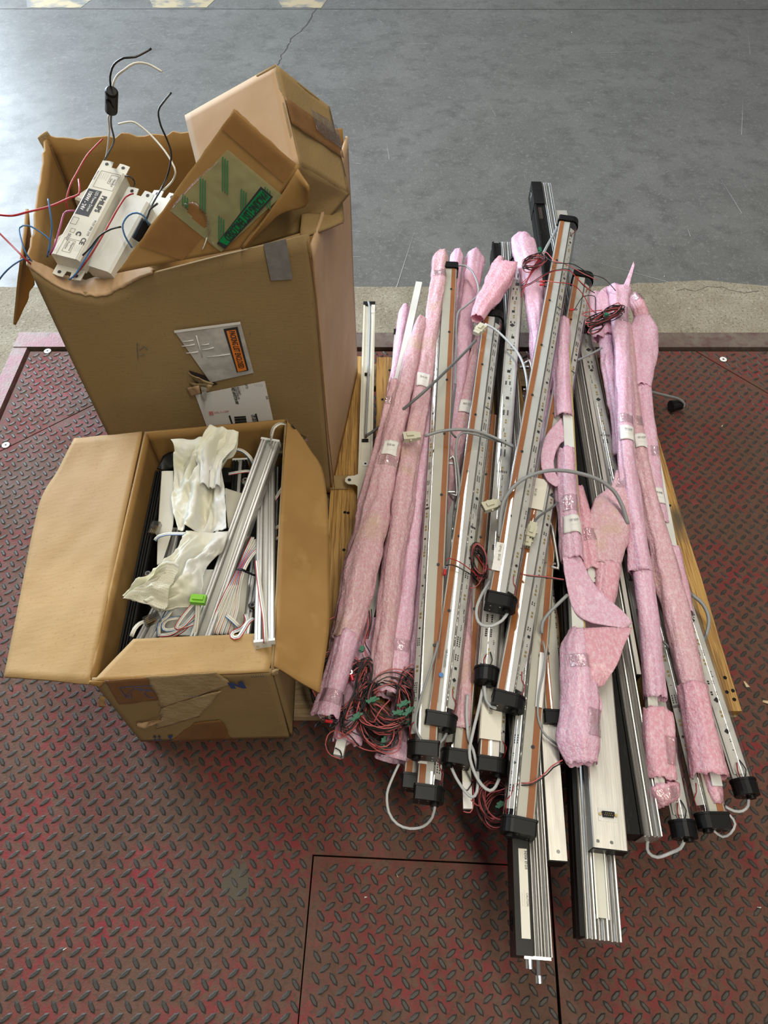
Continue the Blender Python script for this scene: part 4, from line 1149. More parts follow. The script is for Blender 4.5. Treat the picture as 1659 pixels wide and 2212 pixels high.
# ribbon cables
def ribbon(pts, parent, stripe=WRED, wd=.0070, stripe2=None):
    o = flat('ribbon_cable', pts, wd, .0012, WWHITE, parent, .006)
    c = crom(pts, .006)
    for side, col in ((1, stripe), (-.12, WBLUE if stripe is WRED else INKGREY)):
        q = []
        for i, p in enumerate(c):
            t = (c[min(i + 1, len(c) - 1)] - c[max(i - 1, 0)]).normalized(); s = t.cross(Vector((0, 0, 1)))
            s = s.normalized() if s.length > 1e-4 else Vector((1, 0, 0))
            q.append(p + s * side * (wd / 2 - .0006) + s.cross(t) * .0004)
        r_ = .0009 if side == 1 else .0004
        v, f = sweep(q, [(r_, 0), (0, .0008), (-r_, 0), (0, -.0008)]); G().add(v, f).out('coloured_core', col, o, smooth=True)
    return o
t = thing('ribbon_cable_bundle', 'bundle of white ribbon cables with red cores held by a black tie', 'cable', mw=Z5([(1090, 1370, .45)])[0])
for i in range(6):
    dx = (i - 2.5) * 30
    ribbon(Z5([(1230 + dx * .6, 1080 + 18 * i, .425), (1160 + dx * .5, 1220, .445), (1085 + dx * .28, 1372, .455 + .002 * i), (1010 + dx * .7, 1560, .445), (960 + dx * 1.1, 1730, .43), (880 + dx * 1.3, 1950, .415)]), t, (WRED, WBLUE, WRED)[i % 3])
flat('cable_tie', Z5([(1050, 1368, .466), (1090, 1372, .474), (1130, 1390, .468), (1210, 1425, .45)]), .004, .0014, BLACK, t)
for lab, pts, col in (('white ribbon cable lying along the outstretched bar', [(1225, 1290, .485), (1240, 1450, .490), (1265, 1640, .494), (1290, 1800, .496), (1300, 1960, .494), (1305, 2030, .488)], WRED),
                      ('white ribbon cable arching out of the slanting bar towards the far right corner', [(1350, 250, .468), (1352, 180, .49), (1375, 100, .505), (1430, 62, .505), (1480, 70, .495)], WWHITE),
                      ('blue edged ribbon curving behind the slanting bar', [(1030, 290, .44), (1100, 310, .445), (1165, 370, .44), (1200, 450, .42)], WBLUE),
                      ('white ribbon with blue edge crossing the cloth', [(310, 1110, .425), (340, 1075, .43), (420, 1052, .44), (500, 1050, .452), (580, 1050, .465)], WBLUE),
                      ('white ribbon cable across the dark bar near the far wall', [(970, 515, .41), (1050, 500, .415), (1120, 490, .415), (1180, 492, .41)], WRED),
                      ('ribbon cable loop by the right wall', [(1390, 1010, .41), (1440, 970, .415), (1450, 1010, .41), (1420, 1080, .405), (1380, 1100, .40)], WRED),
                      ('short ribbon cable at the upper right inside the low carton', [(1385, 750, .40), (1420, 690, .405), (1450, 640, .41)], WRED),
                      ('curled ribbon cable end hanging over the near flap', [(1120, 1770, .425), (1135, 1830, .435), (1080, 1900, .45), (1010, 1930, .458), (1000, 1970, .46), (1060, 1975, .46), (1150, 1840, .45), (1200, 1810, .44)], WRED),
                      ('ribbon cable crossing the bundle foot', [(950, 1780, .435), (1010, 1830, .435), (1070, 1890, .43)], WBLUE),
                      ('ribbon cable running from the green clip to the near flap', [(695, 1670, .452), (690, 1780, .44), (680, 1880, .43), (665, 1970, .42)], WWHITE),
                      ('ribbon cable curving out of the clear plug in the near corner', [(240, 1830, .42), (180, 1850, .43), (130, 1900, .435), (100, 1970, .43)], WWHITE)):
    t = thing('ribbon_cable', lab, 'cable', 'single ribbon cables in the low carton', Z5(pts[:1])[0])
    ribbon(Z5(pts), t, col)
t = thing('ribbon_cable_tangle', 'loops of blue and red edged ribbon cable at the near end of the cloth', 'cable', mw=Z5([(520, 1850, .42)])[0])
for k, pts in enumerate(([(670, 1660, .43), (560, 1790, .425), (500, 1890, .42), (560, 1880, .425), (660, 1770, .43)], [(540, 1800, .41), (420, 1820, .415), (380, 1880, .415), (420, 1915, .415), (560, 1880, .42), (670, 1800, .42)], [(350, 1960, .41), (450, 1950, .415), (540, 1900, .42), (670, 1850, .42)], [(470, 1720, .42), (420, 1790, .42), (350, 1850, .415), (345, 1970, .41)], [(350, 1975, .405), (480, 1960, .41), (600, 1880, .415), (680, 1720, .42)])):
    ribbon(Z5(pts), t, (WRED, WBLUE)[k % 2], .006)
t = thing('lime_clip', 'translucent lime green plastic clip on a white ribbon', 'clip', mw=Z5([(700, 1640, .46)])[0])
m = frame_of(Z5([(700, 1640, .458)])[0], Vector((1, -.08, 0)), Vector((0, 1, 0)))
G().box(-.0125, .0125, -.0075, .0075, -.005, .005, m).out('clip_body', GREENCLIP, t)
G().box(-.009, .009, -.003, .0045, .005, .0075, m).out('clip_ridge', GREENCLIP, t)
for nm, lab, px, py, z, rz in (('clear_plug', 'clear plastic plug beside the black edge bar', 310, 1005, .425, 1.4), ('clear_plug', 'clear plastic plug in the near left corner of the low carton', 285, 1815, .435, .5), ('clear_plug', 'clear plastic plug at the far right corner inside the low carton', 1440, 300, .44, 1.5)):
    c = Z5([(px, py, z)])[0]
    t = thing(nm, lab, 'connector', 'clear ribbon plugs', mw=c)
    m = Matrix.Translation(c) @ Matrix.Rotation(rz, 4, 'Z')
    G().box(-.013, .013, -.0075, .0075, -.006, .006, m).out('plug_body', CLEARPLUG, t)
    for k in range(4): G().box(-.010, .006, -.0055 + .0032 * k, -.0043 + .0032 * k, -.003, .003, m).out('contact', GOLD, t)
    G().box(-.004, .012, -.003, .003, .006, .0085, m).out('latch', CLEARPLUG, t)
c = P(652, 948, .44)
t = thing('clear_plug', 'clear plastic plug hanging outside the low carton against the tall one', 'connector', 'clear ribbon plugs', mw=c)
m = Matrix.Translation(c) @ Matrix.Rotation(-.6, 4, 'Z')
G().box(-.009, .009, -.006, .006, -.005, .005, m).out('plug_body', CLEARPLUG, t)
for k in range(3): G().box(-.007, .004, -.004 + .003 * k, -.003 + .003 * k, -.003, .003, m).out('contact', GOLD, t)
wire('lead', PP([(630, 918, .475), (640, 930, .46), (650, 945, .445)]), .0015, WBLACK, t)

# ================================================================== the heap: light bars
def dprof(w_, h_, mir=1, grow=0.0, k=7):
    """D section: one side square, the other rounded; y, z"""
    a, b = w_ / 2 + grow, h_ / 2 + grow
    r = min(b, a) * .96; c = .003
    p = [(-a + c, -b), (a - r, -b)]
    for i in range(1, 2 * k):
        t = -math.pi / 2 + math.pi * i / (2 * k)
        p.append((a - r + r * math.cos(t), b * math.sin(t)))
    p += [(a - r, b), (-a + c, b), (-a, b - c), (-a, -b + c)]
    if mir < 0: p = [(-y, z) for y, z in p][::-1]
    return p

def parts_on_board(t, L, y0, z0, tilt, wd, seed, x0=.04, name='circuit_board', dens=1.0):
    """a white circuit board strip with chips and LEDs; local frame of the bar"""
    rnd = random.Random(seed)
    m = Matrix.Translation((0, y0, z0)) @ Matrix.Rotation(tilt, 4, 'X')
    b = G().box(x0, L - x0, -wd / 2, wd / 2, -.0008, .0008, m).out(name, PCB, t, True)
    c, l = G(), G()
    x = x0 + .02
    while x < L - x0 - .03:
        k = rnd.random()
        if k < .16:
            s = wd * rnd.uniform(.26, .40); a = rnd.choice((0, .78))
            mm = m @ Matrix.Translation((x, rnd.uniform(-.1, .1) * wd, 0)) @ Matrix.Rotation(a, 4, 'Z')
            c.box(-s / 2, s / 2, -s / 2, s / 2, .0008, .0026, mm); x += s
        elif k < .34:
            n = rnd.randint(2, 5)
            for i in range(n): c.box(x + i * .0045, x + i * .0045 + .0028, -wd * .32, -wd * .18, .0008, .0018, m)
            for i in range(n): c.box(x + i * .0045, x + i * .0045 + .0028, wd * .05, wd * .16, .0008, .0018, m)
            x += n * .0045
        elif k < .62:
            for i in range(2):
                l.box(x + i * .008, x + i * .008 + .0045, -.0022, .0022, .0008, .0018, m)
            x += .016
        else:
            yy = rnd.uniform(-.34, .3) * wd
            for i in range(rnd.randint(1, 4)):
                c.box(x + i * .0035, x + i * .0035 + .0016, yy, yy + rnd.uniform(.0012, .003), .0008, .0013, m)
            x += .006
        x += rnd.uniform(.006, .020) / dens
    for xb in (L * .30, L * .62):
        if L > .5:
            for i in range(6): c.box(xb, xb + .005, -wd * .42 + i * wd * .15, -wd * .34 + i * wd * .15, .0008, .0018, m)
    tag(c.out('chips', CHIP, b, True), kind='stuff')
    tag(l.out('led_pads', GOLD, b, True), kind='stuff')
    return b

def end_caps(t, L, prof_fn, ln=.026, which=(0, 1), gy=.012, screws=True):
    for e in which:
        s = -1 if e == 0 else 1
        x0, x1 = (-ln + .006, .006) if e == 0 else (L - .006, L + ln - .006)
        g = G().prism(prof_fn(.0018), x0, x1)
        g.prism(prof_fn(.0030), *((.002, .006) if e == 0 else (L - .006, L - .002)))
        c = g.out('end_cap', BLACK, t, True)
        xf = x0 if e == 0 else x1
        G().cyl((xf, gy, 0), (xf + s * .005, gy, 0), .0080, 16).out('cable_gland', BLACK, c, True)
        if screws:
            for yy, zz in ((-gy * 1.5, .008), (-gy * 1.5, -.008), (-.001, .010)):
                G().cyl((xf, yy, zz), (xf + s * .0008, yy, zz), .0016, 8).out('screw', CHROME, c, True)

def tube_light(label, a, b, mir=1, w_=.052, h_=.034, tray=WHITEMETAL, seed=1, caps=(0, 1), roll=0.0, group='clear tube lights on the heap', tray_frac=.56, foil=True, code=None, dot=None):
    m = bar_frame(P(*a), P(*b), roll); L = (P(*b) - P(*a)).length
    t = thing('tube_light', label, 'light bar', group, m)
    W, Hh = w_ / 2, h_ / 2
    ty0, ty1 = -W + .0022, -W + .0022 + w_ * tray_frac
    if mir < 0: ty0, ty1 = -ty1, -ty0
    zt = Hh - .0032
    G().prism([(ty0, -Hh + .003), (ty1, -Hh + .003), (ty1, zt - .002), (ty1 - .001, zt), (ty0 + .001, zt), (ty0, zt - .002)], .004, L - .004).out('inner_tray', tray, t, True)
    # gasket strip near the square edge, slightly wavy
    n = max(12, int(L / .04)); s0 = (ty0 if mir > 0 else ty1)
    v = []; f = []
    gw = .0112
    for i in range(n + 1):
        x = .004 + (L - .008) * i / n
        e = .0008 * nz((x, seed, 0), 9, seed)
        ya = s0 + mir * (.0028 + e); yb = s0 + mir * (.0028 + gw + e)
        v += [(x, ya, zt + .0002), (x, yb, zt + .0002), (x, yb, zt + .0011), (x, ya, zt + .0011)]
    for i in range(n):
        for k in range(4): f.append((4 * i + k, 4 * i + (k + 1) % 4, 4 * i + 4 + (k + 1) % 4, 4 * i + 4 + k))
    gk = mk('gasket_strip', v, f, ORANGE, t, True)
    x = .10 + .05 * (seed % 3)
    while x < L - .05:
        G().cyl((x, s0 + mir * .0130, zt + .001), (x, s0 + mir * .0130, zt + .0026), .0032, 10).out('screw', CHIP, gk, True)
        x += .178
    yin = (ty1 if mir > 0 else ty0)
    if foil:
        G().prism([(yin + mir * .0008, -Hh + .004), (yin + mir * .0020, -Hh + .004), (yin + mir * .0020, zt - .003), (yin + mir * .0008, zt - .003)], .006, L - .006).out('reflector', FOIL, t, True)
    bw = w_ * (1 - tray_frac) * .62
    parts_on_board(t, L, yin + mir * (bw * .62), Hh * .10, -mir * .55, bw, seed, .02)
    # wiring at the ends inside the cover
    for xe, s in ((.012, 1), (L - .012, -1)):
        y_ = yin + mir * bw
        wire('inner_wire', [(xe, y_, 0), (xe + s * .018, y_ + mir * .004, .004), (xe + s * .03, y_ - mir * .004, .002), (xe + s * .045, y_ - mir * .006, .004)], .0011, WRED, t, 5, local=True)
    G().prism(dprof(w_, h_, mir), 0, L, caps=False).out('clear_cover', CLEAR, t, True, True)
    end_caps(t, L, lambda gr: dprof(w_, h_, mir, gr), which=caps, gy=mir * w_ * .22)
    if code:
        lettering(code, .0075, Matrix.Translation((L - .15, (ty0 + ty1) / 2 + mir * .004, Hh + .0006)) @ Matrix.Rotation(math.pi, 4, 'Z') @ Matrix.Translation((-.06, 0, 0)), INKGREY, t, local=True, sx=.8)
    if dot:
        G().cyl((L - .075, (ty0 + ty1) / 2 - mir * .001, Hh + .0003), (L - .075, (ty0 + ty1) / 2 - mir * .001, Hh + .0007), .0045, 16).out('dot_sticker', dot, t, True)
    return t, m, L

def round_light(label, a, b, r=.021, seed=1, caps=(0, 1), roll=0.0, group='clear round tube lights'):
    m = bar_frame(P(*a), P(*b), roll); L = (P(*b) - P(*a)).length
    t = thing('round_tube_light', label, 'light bar', group, m)
    k = 20
    prof = [(r * math.cos(2 * math.pi * i / k), r * math.sin(2 * math.pi * i / k)) for i in range(k)]
    G().prism([(-r * .72, -r * .5), (r * .72, -r * .5), (r * .80, -.002), (-r * .80, -.002)], .004, L - .004).out('inner_tray', WHITEMETAL, t, True)
    parts_on_board(t, L, 0, .001, 0, r * 1.28, seed, .016, dens=1.4)
    wire('inner_wire', [(L - .008, -.004, .003), (L - .02, -.008, .010), (L - .035, -.002, .004)], .0012, WRED, t, 5, local=True)
    wire('inner_wire', [(L - .008, .004, .003), (L - .022, .008, .009), (L - .040, .004, .004)], .0012, WBLACK, t, 5, local=True)
    G().prism(prof, 0, L, caps=False).out('clear_cover', CLEAR, t, True, True)
    end_caps(t, L, lambda gr: [(q[0] * (1 + gr / r), q[1] * (1 + gr / r)) for q in prof], .028, caps, .006)
    return t, m, L

T = {}
T[1], T1m, L1 = tube_light('clear tube light with cream tray lying over the left pink wraps', (968, 586, .245), (914, 1612, .232), -1, .052, .034, CREAMMETAL, 3, tray_frac=.68, foil=False)
T[2], T2m, L2 = tube_light('clear tube light with a blue dot sticker near its lower cap', (1064, 690, .232), (953, 1552, .236), 1, .054, .034, WHITEMETAL, 5, code='333071272-001', dot=BLUEDOT)
T[4], T4m, L4 = tube_light('topmost clear tube light, its upper cap highest among the tube lights', (1226, 487, .292), (1083, 1297, .280), 1, .056, .036, WHITEMETAL, 8)
T[5], T5m, L5 = tube_light('clear tube light just right of the topmost one, lower cap beside the label tag', (1258, 606, .240), (1099, 1510, .236), 1, .056, .036, WHITEMETAL, 11)
T[6], T6m, L6 = tube_light('clear tube light reaching furthest down among the tube lights, above the black rail', (1200, 860, .196), (1119, 1778, .226), -1, .054, .036, CREAMMETAL, 14, caps=(1,))
T[7], T7m, L7 = tube_light('clear tube light with a paper price tag wrapped round its lower end', (1098, 900, .186), (1061, 1648, .196), 1, .050, .036, ALUPLAIN, 17, caps=(1,), tray_frac=.7, foil=False, dot=REDDOT)
T[8], T8m, L8 = tube_light('clear tube light low in the heap with its cap beside a grey flat cable', (1052, 900, .186), (984, 1630, .192), -1, .050, .034, CREAMMETAL, 20, caps=(1,))
T[9], T9m, L9 = tube_light('clear tube light under the cream one, white price strip near its cap', (990, 900, .180), (927, 1708, .186), 1, .050, .034, WHITEMETAL, 23, caps=(1,))
T[10], T10m, L10 = tube_light('clear tube light lowest at the left, mostly hidden behind its neighbour', (948, 1000, .172), (894, 1682, .172), 1, .040, .030, WHITEMETAL, 26, caps=(1,))
T[11], T11m, L11 = tube_light('white tube light with double orange edges ending above the black rail', (1148, 960, .196), (1197, 1546, .210), 1, .040, .030, CREAMMETAL, 29, caps=(1,), tray_frac=.84, foil=False)
T[14], T14m, L14 = tube_light('clear tube light low at the right, wide black cap between two pale cables', (1398, 1210, .168), (1535, 1766, .170), -1, .050, .034, CREAMMETAL, 32, caps=(1,))
round_light('clear round tube light with black chips, cap hidden under the topmost tube light', (1119, 565, .232), (1051, 1452, .226), .0215, 41)
round_light('clear round tube light on the right with the cap nearest to the silver extrusion', (1262, 716, .182), (1474, 1782, .174), .020, 44)
round_light('clear round tube light furthest right with its cap off the pallet corner', (1352, 905, .168), (1606, 1692, .172), .020, 47)

def sticker(t, x0, x1, y0, y1, z, mat=PAPER, lines=(), name='price_sticker', rot=False, th=.0005):
    s = G().box(x0, x1, y0, y1, z, z + th).out(name, mat, t, True)
    for (body, x, y, sz, sx) in lines:
        lettering(body, sz, Matrix.Translation((x, y, z + th + .0002)), INKGREY, s, local=True, sx=sx)
    return s
sticker(T[4], L4 - .118, L4 - .052, -.030, -.014, .0190, PAPER, [('Lighting - $65.00', L4 - .114, -.020, .0072, .8)])
sticker(T[9], L9 - .105, L9 - .040, -.024, -.008, .0180, PAPER, [('Outline Lighting - $65.00', L9 - .103, -.018, .0062, .72)])
s_ = sticker(T[7], L7 - .150, L7 - .035, -.024, .013, .0192, CREAMPAPER, [('$65.00', L7 - .105, -.008, .0085, 1.0), ('Lighting - $65.00', L7 - .140, .008, .0050, .9), ('0100150056', L7 - .142, -.018, .0050, .9)])
G().box(L7 - .150, L7 - .035, -.0255, -.0245, -.012, .0192).out('sticker_fold', CREAMPAPER, s_, True)
s_ = sticker(T[5], L5 * .60, L5 * .60 + .085, -.032, .000, .0196, CREAMPAPER, [('$65.00', L5 * .60 + .030, -.022, .0075, 1.0), ('0100150056', L5 * .60 + .005, -.028, .0045, .9)])
sticker(T[6], L6 - .31, L6 - .20, .010, .022, .0192, PAPER)

# ---- long aluminium battens with a black side rail
def batten(label, a, b, w_, h_, black, seed):
    m = bar_frame(P(*a), P(*b)); L = (P(*b) - P(*a)).length
    t = thing('moving_light_batten', label, 'light bar', 'long aluminium battens under the heap', m)
    W, H2 = w_ / 2, h_ / 2
    y0 = -W + black; wd = w_ - black
    # slotted extrusion
    k = 3 if wd > .04 else 2
    top = []
    for i in range(k):
        ya = W - wd * i / k; yb = W - wd * (i + 1) / k; g_ = wd / k
        top += [(ya - .0004, H2 - .0030), (ya - g_ * .10, H2), (ya - g_ * .22, H2 - .0004), (ya - g_ * .30, H2 - .0030), (ya - g_ * .32, H2 - .008), (ya - g_ * .44, H2 - .008), (ya - g_ * .46, H2 - .0014), (ya - g_ * .54, H2 - .0002), (ya - g_ * .66, H2 - .0022), (ya - g_ * .68, H2 - .009), (ya - g_ * .84, H2 - .009), (ya - g_ * .86, H2 - .0006), (ya - g_ * .93, H2 - .0026), (yb + g_ * .03, H2 - .0052)]
    prof = [(y0, -H2), (W - .003, -H2), (W, -H2 + .004), (W - .004, -H2 + .012), (W, -H2 + .02)] + top + [(y0, H2 - .002)]
    G().prism(prof, 0, L).out('extrusion', ALU, t, True)
    bp = [(-W, -H2), (y0 - .0005, -H2), (y0 - .0005, H2 - .002), (y0 - .004, H2 - .002), (y0 - .005, H2 - .005), (-W + .006, H2 - .005), (-W + .005, H2), (-W, H2 - .001), (-W, H2 * .35), (-W + .003, H2 * .3), (-W + .003, H2 * .05), (-W, 0)]
    r = G().prism(bp, .002, L - .002).out('black_rail', BLACKMATT, t, True)
    return t, m, L, W, H2, y0, r
# batten one: ends lowest in the picture
b1, b1m, bL1, W, H2, y0, r = batten('long batten with black rail and white rating label, its end lowest of all bars', (1080, 540, .176), (1149, 2068, .176), .056, .060, .026, 3)
G().box(bL1 - .165, bL1 + .0006, -W - .0012, y0 - .001, -H2 - .001, H2 + .001).out('end_block', BLACK, b1, True)
lbp = [(bL1 - .155 + .006 * math.cos(a) if a > math.pi / 2 and a < 3 * math.pi / 2 else bL1 - .030 + .006 * math.cos(a), 0) for a in ()]
s_ = G().box(bL1 - .150, bL1 - .022, -W + .008, y0 - .004, H2 + .001, H2 + .0016).out('rating_label', CREAMPAPER, b1, True)
for body, dx, yy, sz, bo in (('INDKM  ET-210', -.147, y0 - .0065, .0055, .0002), ('CAUTION', -.085, y0 - .0065, .0055, 0), ('- - - - - - - - -', -.145, y0 - .0105, .004, 0), ('- - - - - - - - - - - - -', -.088, y0 - .0105, .004, 0), ('- - - - - - - -', -.145, y0 - .0140, .004, 0), ('- - - - - - - - - - -', -.085, y0 - .0140, .004, 0)):
    lettering(body, sz, Matrix.Translation((bL1 + dx, yy, H2 + .0019)), INKGREY, s_, local=True, sx=.75, bold=bo)
rm = Matrix.Translation((bL1 - .048, -W - .0014, 0)) @ Matrix.Rotation(math.pi / 2, 4, 'X')
em = G(); kk = 24
for r0, r1 in ((.016, .014),):
    v = [rm @ Vector((r0 * math.cos(2 * math.pi * i / kk), r0 * math.sin(2 * math.pi * i / kk), 0)) for i in range(kk)] + [rm @ Vector((r1 * math.cos(2 * math.pi * i / kk), r1 * math.sin(2 * math.pi * i / kk), .0012)) for i in range(kk)]
    em.add(v, [(i, (i + 1) % kk, kk + (i + 1) % kk, kk + i) for i in range(kk)])
em.box(-.007, .007, -.0015, .0015, 0, .0012, rm @ Matrix.Rotation(.8, 4, 'Z')).box(-.007, .007, -.0015, .0015, 0, .0012, rm @ Matrix.Rotation(-.8, 4, 'Z'))
em.out('round_emblem', BLACKMATT, b1, True)
G().box(bL1, bL1 + .004, -W + .012, W - .003, -H2 + .006, H2 - .004).out('end_plate', CHROME, b1, True)
bt = G().cyl((bL1 + .003, y0 + .010, .008), (bL1 + .030, y0 + .010, .008), .0034, 12).cyl((bL1 + .024, y0 + .010, .008), (bL1 + .034, y0 + .010, .008), .0062, 14).out('end_bolt', CHROME, b1, True)
G().cyl((bL1 + .003, y0 - .003, .004), (bL1 + .016, y0 - .003, .004), .0068, 14).out('end_bolt', CHROME, b1, True)
hb = G().box(bL1 * .72, bL1 * .928, W + .001, W + .030, -H2 * .3, H2 + .010).out('metal_housing', ALUPLAIN, b1, True)
G().box(bL1 * .928, bL1 * .928 + .002, W + .001, W + .030, -H2 * .3, H2 + .010).out('housing_end', BLACKMATT, hb, True)
G().cyl((bL1 * .921, W + .016, H2 + .010), (bL1 * .921, W + .016, H2 + .0108), .0030, 12).out('screw', CHROME, hb, True)
# batten two: wide ribbed face up, silver housing with a nine pin socket
b2, b2m, bL2, W, H2, y0, r = batten('long batten with ribbed face, silver housing and nine pin socket', (1195, 490, .166), (1291, 2033, .176), .066, .050, .008, 6)
x1 = bL2 * .937
hb = G().prism([(-.012, H2 - .001), (.044, H2 - .001), (.044, H2 + .030), (.042, H2 + .032), (-.010, H2 + .032), (-.012, H2 + .030)], bL2 * .64, x1).out('metal_housing', ALUPLAIN, b2, True)
G().box(x1, x1 + .0022, -.0125, .0445, H2 - .001, H2 + .0325).out('housing_end', BLACKMATT, hb, True)
for yy in (-.004, .018): G().cyl((x1 - .010, yy, H2 + .032), (x1 - .010, yy, H2 + .0328), .0028, 12).out('screw', CHROME, hb, True)
sk = G().box(x1 - .062, x1 - .042, -.0005, .0305, H2 + .032, H2 + .0334).out('socket_plate', ALUSATIN, hb, True)
pr = [(-.0085, -.0048), (.0085, -.0048), (.0105, .0035), (.0095, .0048), (-.0095, .0048), (-.0105, .0035)]
mm = Matrix.Translation((x1 - .052, .015, H2 + .0334)) @ Matrix.Rotation(math.pi, 4, 'Z')
v = [mm @ Vector((b_, a_, z)) for z in (0, .005) for a_, b_ in pr]
mk('socket_shell', v, [tuple(range(6)), tuple(range(6, 12))] + [(i, (i + 1) % 6, 6 + (i + 1) % 6, 6 + i) for i in range(6)], BLACK, hb, True)
for i in range(9):
    yy = (-.0062 + .0031 * i) if i < 5 else (-.0047 + .0031 * (i - 5)); xx = -.0015 if i < 5 else .0015
    q = mm @ Vector((xx, yy, .005)); G().cyl(q, q + Vector((0, 0, .0012)), .0006, 6).out('socket_pin', GOLD, hb, True)
for yy in (.002, .028): G().cyl((x1 - .052, yy, H2 + .0334), (x1 - .052, yy, H2 + .0370), .0026, 6).out('hex_post', GOLD, hb, True)
ch = G().box(bL2 - .150, bL2 - .030, -.004, .012, H2 - .0100, H2 + .0004).out('channel_floor', CREAMMETAL, b2, True)
G().box(bL2 - .152, bL2 - .028, -.0062, -.004, H2 - .008, H2 + .0030).box(bL2 - .152, bL2 - .028, .012, .0142, H2 - .008, H2 + .0030).box(bL2 - .154, bL2 - .150, -.0062, .0142, H2 - .008, H2 + .0030).out('channel_rail', ALUSATIN, b2, True)
for xx in (bL2 - .150, bL2 - .034):
    for yy in (-.008, .012): G().cyl((xx, yy, H2 - .004), (xx + .012, yy, H2 - .004), .0030, 8).out('channel_clip', CHROME, b2, True)
# batten three: highest upper end, black rail with round emblem
b3, b3m, bL3, W, H2, y0, r = batten('long batten leaning out furthest at the far side, black rail and silver extrusion', (1166, 412, .176), (1379, 1812, .176), .066, .060, .034, 9)
G().box(-.002, .130, -W - .0012, y0 - .001, -H2 - .001, H2 + .001).out('end_block', BLACK, b3, True)
rm = Matrix.Translation((.040, -W - .0014, 0)) @ Matrix.Rotation(math.pi / 2, 4, 'X')
em = G()
v = [rm @ Vector((.014 * math.cos(2 * math.pi * i / kk), .014 * math.sin(2 * math.pi * i / kk), 0)) for i in range(kk)] + [rm @ Vector((.012 * math.cos(2 * math.pi * i / kk), .012 * math.sin(2 * math.pi * i / kk), .0012)) for i in range(kk)]
em.add(v, [(i, (i + 1) % kk, kk + (i + 1) % kk, kk + i) for i in range(kk)]).box(-.006, .006, -.0013, .0013, 0, .0012, rm @ Matrix.Rotation(.8, 4, 'Z')).box(-.006, .006, -.0013, .0013, 0, .0012, rm @ Matrix.Rotation(-.8, 4, 'Z'))
em.out('round_emblem', DUCT, b3, True)
G().box(.145, .21, -W + .010, y0 - .012, H2 - .0052, H2 - .0046).out('rail_slot', PIT, b3, True)
hb = G().box(bL3 * .30, bL3 * .86, W + .001, W + .009, -H2 * .4, H2 + .004).out('metal_housing', ALUPLAIN, b3, True)
G().box(bL3 * .86, bL3 * .86 + .002, W + .001, W + .009, -H2 * .4, H2 + .004).out('housing_end', BLACKMATT, hb, True)
hb = G().box(.16, .30, W + .001, W + .036, -H2 * .6, H2 - .004).out('metal_housing', ALUPLAIN, b3, True)
G().cyl((.22, W + .028, H2 - .004), (.25, W + .028, H2 - .004), .011, 14).out('black_plug', BLACK, hb, True)

# ---- flat channel lamp with bracket at the left
a, b = P(798, 658, .160), P(787, 1112, .160)
m = bar_frame(a, b); L = (b - a).length
t = thing('channel_lamp', 'narrow cream channel lamp with a wall bracket beside the tall carton', 'light bar', None, m)
G().prism([(-.017, -.012), (.017, -.012), (.017, .010), (.012, .010), (.011, .006), (-.011, .006), (-.012, .010), (-.017, .010)], 0, L).out('channel', CREAMMETAL, t, True)
G().box(-.001, .014, -.0175, .0175, -.0125, .0108).out('end_cap', BLACK, t, True)
G().box(.014, .05, .006, .017, .0102, .0108).out('sticker', PAPER, t, True)
br = [(-.013, 0), (.013, 0)]
pts = []
x0, x1 = L - .155, L - .030
oc = [(x0, -.012), (x0 + .006, -.017), (x0 + .045, -.017), (x0 + .050, -.026), (x0 + .051, -.040), (x0 + .058, -.047), (x0 + .068, -.047), (x0 + .075, -.040), (x0 + .076, -.024), (x0 + .082, -.017), (x1 - .006, -.017), (x1, -.012), (x1, .012), (x1 - .006, .017), (x0 + .006, .017), (x0, .012)]
n = len(oc)
v = [(x, y, .0112) for x, y in oc] + [(x, y, .0130) for x, y in oc]
bk = mk('bracket_plate', v, [tuple(range(n))[::-1], tuple(range(n, 2 * n))] + [(i, (i + 1) % n, n + (i + 1) % n, n + i) for i in range(n)], CREAMMETAL, t, True)
for x, y, rr in ((x0 + .014, 0, .0085), (x1 - .014, 0, .0085)):
    G().cyl((x, y, .0130), (x, y, .0146), rr, 18).out('rivet', WHITEMETAL, bk, True)
    G().cyl((x, y, .0146), (x, y, .0150), rr * .32, 10).out('rivet_core', BLACKMATT, bk, True)
G().cyl((x0 + .063, -.037, .0130), (x0 + .063, -.037, .0134), .0042, 14).out('bracket_hole', INK, bk, True)
wire('cable', PP([(796, 652, .172), (799, 672, .182), (798, 740, .177), (794, 850, .176), (790, 935, .177), (792, 942, .182)]), .0034, GREYCABLE, t)
G().box(L * .40, L * .40 + .004, -.008, .006, .0065, .0150).out('cable_tie', BLACK, t, True)
G().box(L * .71, L * .71 + .004, -.010, .006, .0065, .0150).out('cable_tie', BLACK, t, True)
# short capped stub behind the pink wraps
m = bar_frame(P(862, 728, .160), P(846, 960, .158)); L = (P(862, 728, .160) - P(846, 960, .158)).length
t = thing('capped_channel', 'white channel with a black cap standing out between pallet board and pink wraps', 'light bar', None, m)
G().prism([(-.014, -.014), (.014, -.014), (.014, .014), (.009, .014), (.008, .010), (-.008, .010), (-.009, .014), (-.014, .014)], 0, L).out('channel', ALUSATIN, t, True)
G().box(-.016, .006, -.0155, .0155, -.0155, .0155).out('end_cap', BLACK, t, True)
G().box(.02, L, -.0075, .0075, .0102, .0112).out('diffuser', WHITEMETAL, t, True)

